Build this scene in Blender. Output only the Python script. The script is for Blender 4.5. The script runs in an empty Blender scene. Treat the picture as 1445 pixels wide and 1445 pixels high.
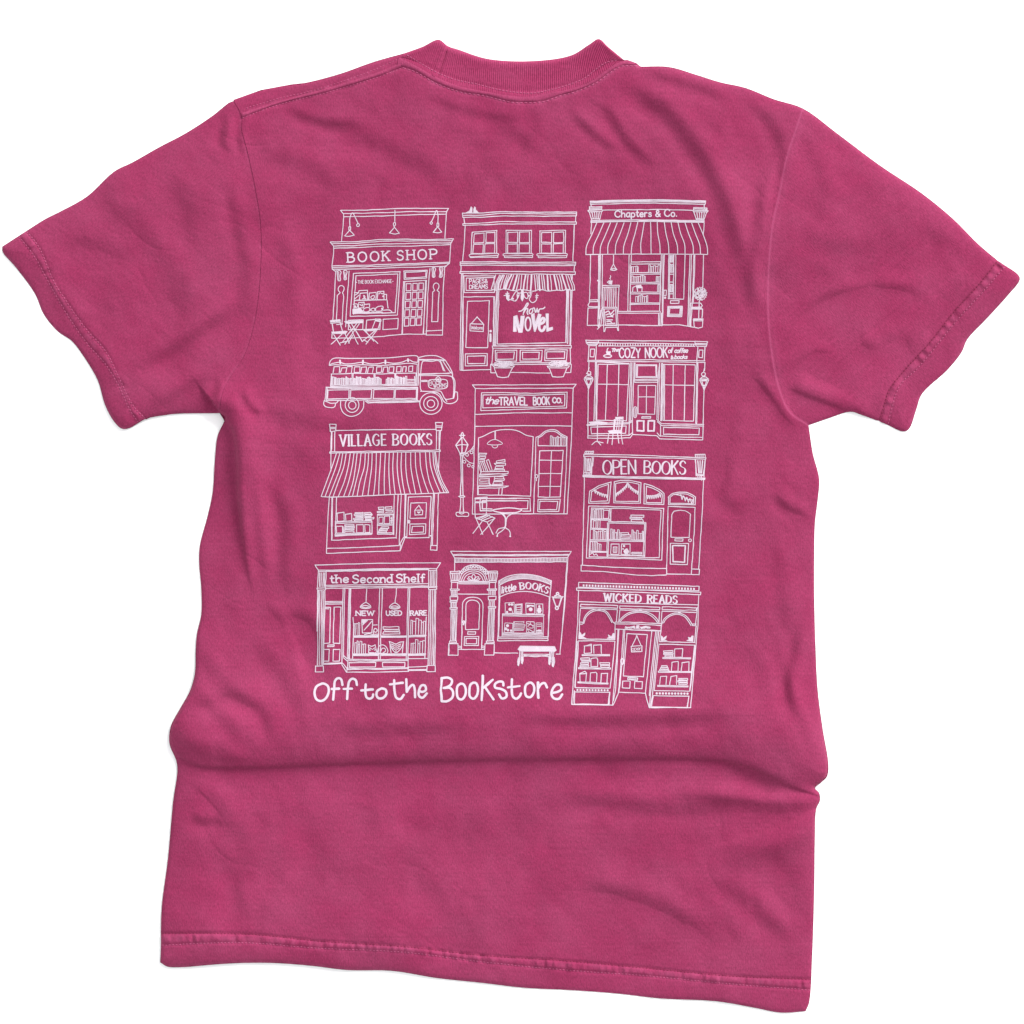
import bpy, math, random
import numpy as np
from mathutils import Vector
from mathutils.geometry import tessellate_polygon

scene = bpy.context.scene
col = scene.collection
random.seed(7)
rng = np.random.default_rng(7)

# ---------------------------------------------------------------- camera, world, light, exposure
U = 0.00063            # metres of shirt per unit of the layout grid (1445 units across the picture)
CX = CY = 722.5
CAM_H = 2.4

cam_data = bpy.data.cameras.new("camera")
cam = bpy.data.objects.new("camera", cam_data)
col.objects.link(cam)
cam.location = (0, 0, CAM_H)
cam.rotation_euler = (0, 0, 0)
cam_data.sensor_width = 36
cam_data.lens = 36 * CAM_H / (1445 * U)
cam_data.clip_end = 50
scene.camera = cam

world = bpy.data.worlds.new("World")
scene.world = world
world.use_nodes = True
bg = world.node_tree.nodes["Background"]
bg.inputs[0].default_value = (0.98, 0.985, 1.0, 1)
bg.inputs[1].default_value = 0.92

sun_d = bpy.data.lights.new("daylight", 'SUN')
sun_d.energy = 5.0
sun_d.angle = math.radians(32)
sun_d.color = (1.0, 0.975, 0.95)
sun = bpy.data.objects.new("daylight", sun_d)
col.objects.link(sun)
sun_dir = Vector((0.60, 0.72, 0.47)).normalized()      # direction towards the light
sun.rotation_euler = sun_dir.to_track_quat('Z', 'Y').to_euler()

vs = scene.view_settings
vs.view_transform = 'Standard'
vs.look = 'None'
vs.exposure = 0.31
vs.gamma = 1.0
scene.render.film_transparent = False

# ---------------------------------------------------------------- helpers
def tag(o, label=None, cat=None, kind=None, group=None):
    if label: o['label'] = label
    if cat: o['category'] = cat
    if kind: o['kind'] = kind
    if group: o['group'] = group
    return o

def P(px, py, z):
    """layout units -> metres; z is in metres above the table"""
    k = U * (1 - z / CAM_H)
    return ((px - CX) * k, (CY - py) * k, z)

def Parr(px, py, z):
    k = U * (1 - z / CAM_H)
    return np.stack([(px - CX) * k, (CY - py) * k, z], axis=1)

def make_mesh(name, verts, faces, mat, parent=None, smooth=True):
    me = bpy.data.meshes.new(name)
    if isinstance(verts, np.ndarray): verts = verts.tolist()
    me.from_pydata(verts, [], faces)
    me.update()
    if smooth: me.shade_smooth()
    me.materials.append(mat)
    o = bpy.data.objects.new(name, me)
    col.objects.link(o)
    if parent is not None: o.parent = parent
    return o

def quad_mesh(name, verts, quads, mat, parent=None):
    """fast path for big quad arrays"""
    me = bpy.data.meshes.new(name)
    nv, nq = len(verts), len(quads)
    me.vertices.add(nv); me.vertices.foreach_set('co', verts.astype(np.float32).ravel())
    me.loops.add(nq * 4); me.loops.foreach_set('vertex_index', quads.astype(np.int32).ravel())
    me.polygons.add(nq)
    me.polygons.foreach_set('loop_start', np.arange(0, nq * 4, 4, dtype=np.int32))
    me.polygons.foreach_set('loop_total', np.full(nq, 4, dtype=np.int32))
    me.update(calc_edges=True)
    me.validate()
    me.shade_smooth()
    me.materials.append(mat)
    o = bpy.data.objects.new(name, me)
    col.objects.link(o)
    if parent is not None: o.parent = parent
    return o

def pts(s):
    return [tuple(float(v) for v in p.split(',')) for p in s.split()]

def catmull(p, n=6, closed=False):
    p = [np.array(q, float) for q in p]
    if len(p) < 3 and not closed: return p
    out = []
    N = len(p)
    segs = N if closed else N - 1
    for i in range(segs):
        p1, p2 = p[i % N], p[(i + 1) % N]
        p0 = p[(i - 1) % N] if (closed or i > 0) else p1 * 2 - p2
        p3 = p[(i + 2) % N] if (closed or i + 2 < N) else p2 * 2 - p1
        d1 = max(np.linalg.norm(p1 - p0), 1e-6) ** .5
        d2 = max(np.linalg.norm(p2 - p1), 1e-6) ** .5
        d3 = max(np.linalg.norm(p3 - p2), 1e-6) ** .5
        m1 = (p2 - p1) + d2 * ((p1 - p0) / d1 - (p2 - p0) / (d1 + d2))
        m2 = (p2 - p1) + d2 * ((p3 - p2) / d3 - (p3 - p1) / (d2 + d3))
        for k in range(n):
            t = k / n
            a = 2 * t**3 - 3 * t**2 + 1; b = t**3 - 2 * t**2 + t
            c = -2 * t**3 + 3 * t**2; d = t**3 - t**2
            out.append(a * p1 + b * m1 + c * p2 + d * m2)
    if not closed: out.append(p[-1])
    return out

def resample(p, step):
    p = np.array(p, float)
    seg = np.hypot(*np.diff(p, axis=0).T)
    s = np.concatenate([[0], np.cumsum(seg)])
    n = max(int(round(s[-1] / step)), 1)
    t = np.linspace(0, s[-1], n + 1)
    return np.stack([np.interp(t, s, p[:, 0]), np.interp(t, s, p[:, 1])], 1)

# ---------------------------------------------------------------- layout curves of the shirt
LEFT_TOP = pts("3,348 37,326 64,309 86,298 123,277 161,242 187,229 224,208 262,188 299,164 329,141 359,130 392,122 430,117 480,104 528,87 571,75")
RIGHT_TOP = pts("904,94 944,94.5 984,106 1016,116 1052,124 1092,140 1133,153 1181,188 1241,233 1301,273 1345,309 1381,345 1410,369 1437,388 1439,395 1422,417 1393,449 1365,479 1357,497 1337,522 1301,556 1293,578 1283,605 1275,609 1249,598 1217,586 1200,581 1170,590 1141,600")
RIGHT_SIDE = pts("1141,600 1143,614 1147,640 1156,676 1154,705 1150,739 1149,793 1149,842 1151,917 1154,975 1161,1029 1169,1079 1167,1096 1159,1104 1150,1112 1156,1119 1157,1130 1152,1141 1150,1183 1149,1258 1146,1352 1142,1414 1137,1427")
BOTTOM = pts("1137,1427 1102,1429 1064,1422 1011,1413 932,1409 870,1402 800,1397 740,1394 680,1387 615,1380 553,1370 491,1369 440,1363 387,1359 340,1359 304,1361 254,1365 236,1364 226,1358")
LEFT_SIDE = pts("226,1358 227,1336 228,1282 237,1211 244,1133 250,1079 239,1049 241,1025 254,1000 268,975 275,950 276,916 278,894 284,867 284,831 281,795 282,770 293,728 300,695 303,651 307,615 317,590 310,583")
LEFT_BOT = pts("310,583 248,584 232,586 206,591 183,604 172,605 161,595 148,571 138,537 116,500 101,481 82,468 62,444 49,414 22,377 4,356 3,348")
SEAM_L = pts("329,141 338,156 342,169 341,180 351,220 361,268 368,313 369,362 364,429 355,474 344,504 325,533 314,556 310,583")
SEAM_R = pts("1133,153 1123,184 1111,221 1101,269 1090,321 1085,381 1084,441 1090,502 1100,550 1115,582 1141,600")
NECK_B = pts("568,83 591,95.7 616,109.6 647,122 681,129 723,136 748,137 775,131.7 806,126 833,115.8 851,103 868,91 881,85")
NECK_T = pts("571,75 596,66 612,57.5 619,56 626,59 632,65 647,70 668,78 688,83 716,86 753,86 782,83 806,78 817,72 831,63 839,57 845,55 850,58 858,66 869,76 881,85")
STITCH_IN = pts("573.5,77 586,84.7 612,100 640,111.7 674.6,119 709,127.6 750,131.7 767,129 797.5,121 823.8,111 842,97 855.6,88 871,84.7")
STITCH_OUT = pts("550,100.6 568,95.7 584.6,100.6 616,118 649.7,130 688,136 716,143.5 750,145 767,143.5 789,136 817,128 842,116.5 858,104.7 876,93.7 900,93")
SH_1 = pts("346,153 397,138 445,127 513,104 566,82")
SH_2 = pts("341,167 392,148 460,131 533,109 571,94.5")
HEM_1 = pts("227,1317 300,1317 366,1319 449,1328 574,1336 678,1348 800,1356 913,1366 1026,1377 1145,1382")
HEM_2 = pts("227,1334 337,1330 449,1338 574,1344 678,1357 800,1369 913,1377 1026,1388 1144,1397")
SLL_1 = pts("37,326 56,350 75,395 101,436 123,466 149.5,496 168,533 187,571 206,592")
SLL_2 = pts("26,333 48.6,361.6 71,403 97,447.5 123,485 149.5,515 168,545 183,578 196,597")
SLR_1 = pts("1408,368 1381.5,401 1345,441 1317,477.5 1277,521.7 1255,550 1247,575 1241,594")
SLR_2 = pts("1418,376 1389.5,409 1353,449 1325,483.5 1293,521.7 1271,541.7 1259,574 1253,600")

smooth_c = lambda p: [tuple(q) for q in catmull(p, 4)]
outline_full = (smooth_c(LEFT_TOP)[:-1] + smooth_c(NECK_T)[:-1] + [(881, 85), (890, 86), (898, 89)] + smooth_c(RIGHT_TOP)[:-1]
                + smooth_c(RIGHT_SIDE)[:-1] + smooth_c(BOTTOM)[:-1] + smooth_c(LEFT_SIDE)[:-1] + smooth_c(LEFT_BOT)[:-1])
OUT = np.array(outline_full)

# ---------------------------------------------------------------- height field of the cloth (layout units)
G = 1.5
OX, OY = -9.0, -9.0
NX = NY = int(1463 / G) + 1
gx = OX + np.arange(NX) * G
gy = OY + np.arange(NY) * G
XX, YY = np.meshgrid(gx, gy)              # [row(y), col(x)]

def inside(poly, X, Y):
    poly = np.asarray(poly)
    r = np.zeros(X.shape, bool)
    a = poly; b = np.roll(poly, -1, 0)
    for (x0, y0), (x1, y1) in zip(a, b):
        if y0 == y1: continue
        m = ((y0 > Y) != (y1 > Y))
        r ^= m & (X < (x1 - x0) * (Y - y0) / (y1 - y0) + x0)
    return r

def pline_dist(line, margin, X=None, Y=None):
    """signed distance (right-hand side in a y-down picture is +) and parameter 0..1, on a clipped window"""
    line = np.asarray(line, float)
    x0, y0 = line.min(0) - margin; x1, y1 = line.max(0) + margin
    i0, i1 = max(int((x0 - OX) / G), 0), min(int((x1 - OX) / G) + 2, NX)
    j0, j1 = max(int((y0 - OY) / G), 0), min(int((y1 - OY) / G) + 2, NY)
    sl = (slice(j0, j1), slice(i0, i1))
    X, Y = XX[sl], YY[sl]
    best = np.full(X.shape, 1e9); sgn = np.ones(X.shape); tt = np.zeros(X.shape)
    L = np.hypot(*np.diff(line, axis=0).T); tot = L.sum(); acc = 0
    for k in range(len(line) - 1):
        ax, ay = line[k]; dx, dy = line[k + 1] - line[k]
        if L[k] < 1e-6: continue
        u = np.clip(((X - ax) * dx + (Y - ay) * dy) / L[k]**2, 0, 1)
        d = np.hypot(X - ax - u * dx, Y - ay - u * dy)
        m = d < best
        c = dx * (Y - ay) - dy * (X - ax)
        best = np.where(m, d, best); sgn = np.where(m, np.where(c >= 0, 1, -1), sgn)
        tt = np.where(m, (acc + u * L[k]) / tot, tt)
        acc += L[k]
    return sl, best * sgn, tt

def taper(t, a, b):
    s = lambda v: np.clip(v, 0, 1)**2 * (3 - 2 * np.clip(v, 0, 1))
    r = np.ones_like(t)
    if a > 0: r = r * s(t / a)
    if b > 0: r = r * s((1 - t) / b)
    return r

def vnoise(scale_x, scale_y, seed, ang=0.0):
    """smooth value noise on the grid"""
    r = np.random.default_rng(seed)
    c, s = math.cos(ang), math.sin(ang)
    x = (XX * c + YY * s) / scale_x + 500; y = (-XX * s + YY * c) / scale_y + 500
    T = r.standard_normal((256, 256))
    xi = np.floor(x).astype(int); yi = np.floor(y).astype(int)
    fx = x - xi; fy = y - yi
    fx = fx**3 * (fx * (fx * 6 - 15) + 10); fy = fy**3 * (fy * (fy * 6 - 15) + 10)
    g = lambda a, b: T[b % 256, a % 256]
    return (g(xi, yi) * (1 - fx) + g(xi + 1, yi) * fx) * (1 - fy) + (g(xi, yi + 1) * (1 - fx) + g(xi + 1, yi + 1) * fx) * fy

H = np.zeros((NY, NX))
# broad undulation of a relaxed jersey lying on a table
H += 2.3 * vnoise(170, 150, 1) + 1.05 * vnoise(75, 80, 2, 0.5) + 0.50 * vnoise(34, 40, 3) + 0.16 * vnoise(14, 17, 4)
H += 9.0

# fine creases: thin bent valleys where the jersey was crumpled in the wash
def creases(sx, sy, seed, ang, amp, width, mask_seed):
    v = vnoise(sx, sy, seed, ang) + .35 * vnoise(sx / 2.3, sy / 2.3, seed + 1, ang)
    m = np.clip(vnoise(110, 120, mask_seed) * .8 + .25, 0, 1)
    return -amp * np.exp(-np.abs(v) / width) * m
H += creases(120, 60, 50, 0.6, .42, .13, 60) + creases(150, 70, 52, -0.9, .38, .13, 62) + creases(60, 44, 54, 1.3, .24, .14, 64)

def ridge(line, amp, wl, wr, a=.25, b=.25):
    line = catmull(pts(line), 5)
    sl, d, t = pline_dist(line, 3 * max(wl, wr))
    w = np.where(d < 0, wl, wr)
    H[sl] += amp * np.exp(-(d / w)**2) * taper(t, a, b)

def slope(line, amp, w, a=.3, b=.3):
    """the surface steps down towards the right-hand side of the line"""
    line = catmull(pts(line), 5)
    sl, d, t = pline_dist(line, 3 * w)
    H[sl] += -1.5 * amp * (d / w) * np.exp(-(d / w)**2) * taper(t, a, b)

def roll(line, amp, crest, wl, wr, lip=.3, a=.1, b=.1):
    """a rolled-over fold: rises gently from the left, rounds over and drops at the line"""
    line = catmull(pts(line), 5)
    sl, d, t = pline_dist(line, 3 * wl + crest)
    s = d + crest
    f = np.where(s < 0, np.exp(-(s / wl)**2),
        np.where(d < 0, lip + (1 - lip) * np.sqrt(np.clip(1 - (s / crest)**2, 0, 1)), lip * np.exp(-np.clip(d, 0, 99) / wr)))
    H[sl] += amp * f * taper(t, a, b)

# the big fold across the waist
roll("236,1052 262,1074 291,1083 366,1084 428,1081 532,1077 657,1073 800,1072 875,1071 970,1071 1026,1076 1071,1089 1120,1112 1152,1122", 12, 60, 74, 3, .12, .0, .0)
ridge("300,1102 450,1100 800,1092 1000,1096", -1.2, 16, 24, .2, .2)
# folds running into the right edge below it
roll("1158,1138 1101,1164 1034,1186 980,1200", 7, 20, 20, 10, .3, .0, .6)
ridge("900,1112 1010,1120 1090,1130 1150,1130", 5, 14, 12, .5, .0)
slope("760,1128 860,1132 960,1142 1060,1130", 3.0, 18)
slope("800,1250 900,1268 950,1290 985,1315 1010,1350", 3.2, 20)
slope("985,1235 1040,1262 1085,1300 1130,1330", 2.2, 18)
slope("1080,1180 1110,1230 1120,1300", 1.8, 22)
slope("700,1110 760,1160 800,1240", 1.5, 30)
# lower left
roll("262,1100 300,1135 330,1180", 2.5, 14, 16, 9, .3, .3, .6)
slope("360,1340 400,1280 420,1210 400,1130", 2.0, 24)
slope("290,1110 320,1160 345,1230 320,1320", 2.0, 24)
slope("265,1150 290,1160 310,1150", 2.4, 12)
# left side: body rolled over towards the side seam
roll("315,588 328,606 333,630 335,660 336,700 341,750 350,810 362,860", 13, 9, 30, 3, .5, .0, .6)
ridge("322,625 324,700 330,780", -3.0, 10, 12, .2, .3)
slope("356,640 362,720 372,800 380,850", 2.6, 13)
slope("372,660 392,700 402,740 398,800 402,860", 2.6, 16)
slope("340,900 370,920 400,960 420,1000 410,1040", 2.6, 20)
slope("355,850 395,870 440,880 455,930 462,980", 3.2, 18)
slope("380,840 410,880 425,930 430,980", -2.0, 14)
ridge("250,1020 290,1000 330,990 368,1015 372,1060", -3.5, 12, 14, .3, .2)
slope("280,900 300,950 340,985 380,1000", 2.2, 18)
slope("235,1040 280,1050 340,1062", 2.0, 14)
ridge("300,700 305,780 312,850 330,920", -1.4, 14, 14)
slope("345,560 400,590 470,600 520,590", 1.6, 18)
# armhole puckers
slope("340,545 350,570 372,590", 2.6, 9)
slope("312,530 306,550 300,575", 2.0, 8)
# left sleeve
slope("185,528 240,495 300,455 345,420", 4.4, 17)
slope("205,585 250,555 300,520", 2.2, 14)
slope("322,158 316,185 312,215", 3.2, 10)
slope("350,150 338,190 345,230", 1.4, 8)
slope("150,270 200,330 250,400 270,470", 2.0, 26)
slope("240,235 265,300 270,370", 1.8, 20)
slope("90,330 140,350 200,360", 1.6, 20)
ridge("60,380 100,430 140,480 170,540", 1.3, 14, 14)
# shoulder and chest left
slope("395,150 430,165 470,175 520,172", 2.0, 12)
slope("365,215 400,225 450,245 480,280", 1.8, 20)
slope("375,300 395,340 410,400 405,470", 2.0, 20)
slope("440,150 500,190 560,215 620,245 660,270", 2.2, 22)
slope("590,130 640,150 700,165 760,168", 1.4, 12)
slope("700,170 735,195 760,225", 1.6, 16)
slope("770,150 750,190 725,230", 1.6, 12)
slope("800,150 822,175 850,200 880,215", 1.7, 11)
slope("838,140 862,165 885,200 925,240", 2.1, 12)
# long drape from the collar to the right armhole
slope("868,112 905,135 945,165 985,215 1015,270 1035,330 1050,400 1062,480", 4.4, 19, .15, .3)
slope("900,100 950,112 1000,128 1040,150", 2.4, 13)
slope("1040,130 1080,165 1100,200 1090,250", 2.2, 15)
slope("960,230 1000,300 1020,380 1025,470 1015,560", 1.8, 26)
slope("1058,520 1085,560 1105,590 1135,620", 3.4, 12)
slope("1030,560 1020,640 1015,700", 1.8, 22)
# right sleeve
slope("1115,460 1160,425 1210,412 1270,408 1320,420", 3.0, 15)
slope("1195,505 1240,490 1290,470", 2.6, 18)
slope("1200,440 1215,480 1240,520", 1.8, 16)
slope("1120,310 1150,340 1200,350 1260,330", 1.6, 20)
slope("1140,200 1160,260 1150,330", 1.6, 20)
slope("1085,540 1150,500 1200,520", 2.2, 15)
roll("1203,584 1180,571 1150,559 1112,545", -0.1, 9, 12, 5, .3, .0, .2)
roll("1108,546 1150,562 1180,573 1206,584", 4.2, 9, 14, 4, .4, .25, .0)
ridge("1150,170 1230,240 1310,300 1400,370", 1.6, 20, 26)
# right side of the body
slope("1088,690 1110,715 1150,735", 2.8, 12)
slope("1085,745 1100,800 1105,850 1112,930", 1.6, 16)
slope("1135,860 1122,920 1112,975 1125,1030", 3.4, 13)
slope("1090,880 1110,960 1140,1040 1160,1090", 1.6, 12)
slope("1040,890 1075,950 1085,1010", 1.4, 24)
# soft dip under the print, before the waist fold
slope("700,1010 800,1018 900,1016 980,1014 1060,1008", 3.0, 16)
slope("440,1028 560,1030 680,1024", 2.0, 16)
# gentle bowing inside the print
slope("455,300 470,400 460,500 440,600", 1.2, 28)
slope("620,300 650,420 640,560 650,700", -1.2, 34)
slope("820,300 815,430 830,560 820,700", 1.1, 30)
slope("500,620 560,640 640,650 720,645", 1.2, 26)
slope("650,900 760,890 850,870 960,860", 1.3, 26)
slope("315,240 330,300 345,380 340,450", 1.8, 14)
slope("1075,220 1070,300 1060,380 1065,460", 2.4, 14)
slope("1035,640 1020,700 1060,720", 1.8, 16)
slope("1100,200 1092,250 1080,310", -1.2, 8)
ridge("240,1040 300,1062 360,1066", 2.5, 12, 10)
slope("1020,1075 1060,1090 1110,1118", 2.5, 14)
slope("560,1180 600,1230 640,1300", 1.6, 34)
slope("470,1150 640,1165 760,1150", 1.2, 28)
slope("300,1180 330,1240 340,1300", 1.6, 16)
slope("250,960 300,1000 350,1060", 1.6, 16)
slope("620,160 680,210 700,260", 1.2, 18)


H = 9.0 + (H - 9.0) * 1.45
# roll-down at the silhouette
ins = inside(OUT, XX, YY)
def edge_dist():
    line = np.vstack([OUT, OUT[:1]])
    D = np.full(XX.shape, 60.0)
    for k in range(len(line) - 1):
        ax, ay = line[k]; bx, by = line[k + 1]
        x0, x1 = min(ax, bx) - 45, max(ax, bx) + 45
        y0, y1 = min(ay, by) - 45, max(ay, by) + 45
        i0, i1 = max(int((x0 - OX) / G), 0), min(int((x1 - OX) / G) + 2, NX)
        j0, j1 = max(int((y0 - OY) / G), 0), min(int((y1 - OY) / G) + 2, NY)
        if i1 <= i0 or j1 <= j0: continue
        X, Y = XX[j0:j1, i0:i1], YY[j0:j1, i0:i1]
        dx, dy = bx - ax, by - ay
        l2 = dx * dx + dy * dy
        if l2 < 1e-9: continue
        u = np.clip(((X - ax) * dx + (Y - ay) * dy) / l2, 0, 1)
        D[j0:j1, i0:i1] = np.minimum(D[j0:j1, i0:i1], np.hypot(X - ax - u * dx, Y - ay - u * dy))
    return D
ED = edge_dist()
H = np.maximum(H, 5.0 + 0.2 * (H - 5.0))
k1 = np.clip(ED / 5.0, 0, 1)
edge = 0.45 * np.sqrt(np.clip(1 - (1 - k1)**2, 0, 1)) + 0.55 * (1 - np.exp(-ED / 16.0))
H = H * edge + 0.6

# seams press into the cloth: grooves under the stitch lines, puckers between them
def seam(line, depth, w):
    sl, d, t = pline_dist(catmull(line, 5), 4 * w)
    H[sl] -= depth * np.exp(-(d / w)**2)
def pucker(l1, l2, amp, pitch, seed):
    a = resample(catmull(l1, 5), 3.0); b = resample(catmull(l2, 5), 3.0)
    n = min(len(a), len(b))
    mid = (a[np.linspace(0, len(a) - 1, n).astype(int)] + b[np.linspace(0, len(b) - 1, n).astype(int)]) / 2
    sl, d, t = pline_dist(mid, 22)
    L = n * 3.0
    r = np.random.default_rng(seed)
    u = t * L / pitch
    T = r.standard_normal(int(L / pitch) + 4)
    ui = np.floor(u).astype(int); f = u - ui; f = f * f * (3 - 2 * f)
    v = T[ui] * (1 - f) + T[ui + 1] * f
    H[sl] += amp * (0.55 + 0.6 * v) * np.exp(-(d / 5.0)**4)
seam(HEM_1, 1.5, 2.0); seam(HEM_2, 1.2, 2.0); pucker(HEM_1, HEM_2, 1.7, 5, 11)
seam(SLL_1, 1.0, 2.0); seam(SLL_2, 1.0, 2.0); pucker(SLL_1, SLL_2, 1.2, 5.5, 12)
seam(SLR_1, 1.4, 2.0); seam(SLR_2, .7, 2.2); pucker(SLR_1, SLR_2, 1.5, 6.5, 13)
seam(SH_1, .7, 2.2); seam(SH_2, .9, 2.4); pucker(SH_1, SH_2, .8, 12, 14)
seam(STITCH_OUT, .8, 2.2)
slope(" ".join('%g,%g' % q for q in SEAM_R), -.55, 2.6, 0, 0)
seam(pts("344,158 395,141.5 450,127 523,105 569,86"), .9, 1.5)
HZ = H * U                       # metres

def hz(x, y):
    x = np.asarray(x, float); y = np.asarray(y, float)
    u = np.clip((x - OX) / G, 0, NX - 1.001); v = np.clip((y - OY) / G, 0, NY - 1.001)
    i = u.astype(int); j = v.astype(int); f = u - i; g = v - j
    return (HZ[j, i] * (1 - f) + HZ[j, i + 1] * f) * (1 - g) + (HZ[j + 1, i] * (1 - f) + HZ[j + 1, i + 1] * f) * g

def panel(name, poly, mat, parent, dz=0.0, groove=None):
    """a piece of cloth: grid cells inside the outline, border vertices pulled onto it"""
    poly = np.asarray(poly, float)
    x0, y0 = poly.min(0); x1, y1 = poly.max(0)
    i0, i1 = int((x0 - OX) / G) - 1, int((x1 - OX) / G) + 3
    j0, j1 = int((y0 - OY) / G) - 1, int((y1 - OY) / G) + 3
    i0, j0 = max(i0, 0), max(j0, 0); i1, j1 = min(i1, NX), min(j1, NY)
    X = XX[j0:j1, i0:i1].copy(); Y = YY[j0:j1, i0:i1].copy()
    m = inside(poly, X, Y)
    c = m[:-1, :-1] | m[1:, :-1] | m[:-1, 1:] | m[1:, 1:]
    used = np.zeros_like(m)
    used[:-1, :-1] |= c; used[1:, :-1] |= c; used[:-1, 1:] |= c; used[1:, 1:] |= c
    outv = used & ~m
    px, py = X[outv], Y[outv]
    best = np.full(px.shape, 1e9); bx = px.copy(); by = py.copy()
    a = poly; b = np.roll(poly, -1, 0)
    for (ax, ay), (ex, ey) in zip(a, b):
        dx, dy = ex - ax, ey - ay; l2 = dx * dx + dy * dy
        if l2 < 1e-9: continue
        u = np.clip(((px - ax) * dx + (py - ay) * dy) / l2, 0, 1)
        qx, qy = ax + u * dx, ay + u * dy
        d = np.hypot(px - qx, py - qy)
        k = d < best
        best = np.where(k, d, best); bx = np.where(k, qx, bx); by = np.where(k, qy, by)
    X[outv], Y[outv] = bx, by
    idx = np.full(m.shape, -1); idx[used] = np.arange(used.sum())
    vx, vy = X[used], Y[used]
    z = hz(vx, vy) + dz
    v = Parr(vx, vy, z)
    jj, ii = np.nonzero(c)
    q = np.stack([idx[jj, ii], idx[jj + 1, ii], idx[jj + 1, ii + 1], idx[jj, ii + 1]], 1)
    return quad_mesh(name, v, q, mat, parent)

# wear: the dye has faded where the seams stand proud
WEAR = np.zeros((NY, NX))
def wear(line, amp, w, off=0.0):
    sl, d, t = pline_dist(catmull(line, 5), 4 * w + abs(off))
    WEAR[sl] = np.maximum(WEAR[sl], amp * np.exp(-((d - off) / w)**2))
def midline(l1, l2):
    a = resample(catmull(l1, 5), 4.0); b = resample(catmull(l2, 5), 4.0); n = min(len(a), len(b))
    return [tuple(q) for q in (a[np.linspace(0, len(a) - 1, n).astype(int)] + b[np.linspace(0, len(b) - 1, n).astype(int)]) / 2][::6]
pass; wear(SEAM_L, .2, 1.4, 2)
wear(midline(HEM_1, HEM_2), .22, 6); wear(midline(SLL_1, SLL_2), .2, 5)
wear(midline(SLR_1, SLR_2), .2, 6); wear(midline(SH_1, SH_2), .2, 5); wear(STITCH_OUT, .35, 3); wear([(p[0], p[1]) for p in LEFT_BOT[4:]], .3, 3); wear(pts('1439,395 1422,417 1393,449 1365,479 1357,497 1337,522 1301,556 1293,578 1283,605'), .3, 3)
wear([(p[0], p[1]) for p in BOTTOM], .25, 3)
WEAR *= np.clip(0.6 + 0.55 * vnoise(6, 6, 40) + .3 * vnoise(22, 22, 41), 0.05, 1.6)

wear(SEAM_R, .55, 1.3); wear([(p[0] + 4, p[1] + 1) for p in SEAM_R], .12, 5)
def sample(A, x, y):
    u = np.clip((x - OX) / G, 0, NX - 1.001); v = np.clip((y - OY) / G, 0, NY - 1.001)
    i = u.astype(int); j = v.astype(int); f = u - i; g = v - j
    return (A[j, i] * (1 - f) + A[j, i + 1] * f) * (1 - g) + (A[j + 1, i] * (1 - f) + A[j + 1, i + 1] * f) * g

def add_wear(o):
    me = o.data
    n = len(me.vertices)
    co = np.empty(n * 3, np.float32); me.vertices.foreach_get('co', co); co = co.reshape(-1, 3)
    k = U * (1 - co[:, 2] / CAM_H)
    w = np.clip(sample(WEAR, co[:, 0] / k + CX, CY - co[:, 1] / k), 0, 1)
    at = me.attributes.new('wear', 'FLOAT', 'POINT')
    at.data.foreach_set('value', w.astype(np.float32))

# ---------------------------------------------------------------- materials
def new_mat(name):
    m = bpy.data.materials.new(name); m.use_nodes = True
    nt = m.node_tree
    return m, nt, nt.nodes['Principled BSDF']

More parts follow.
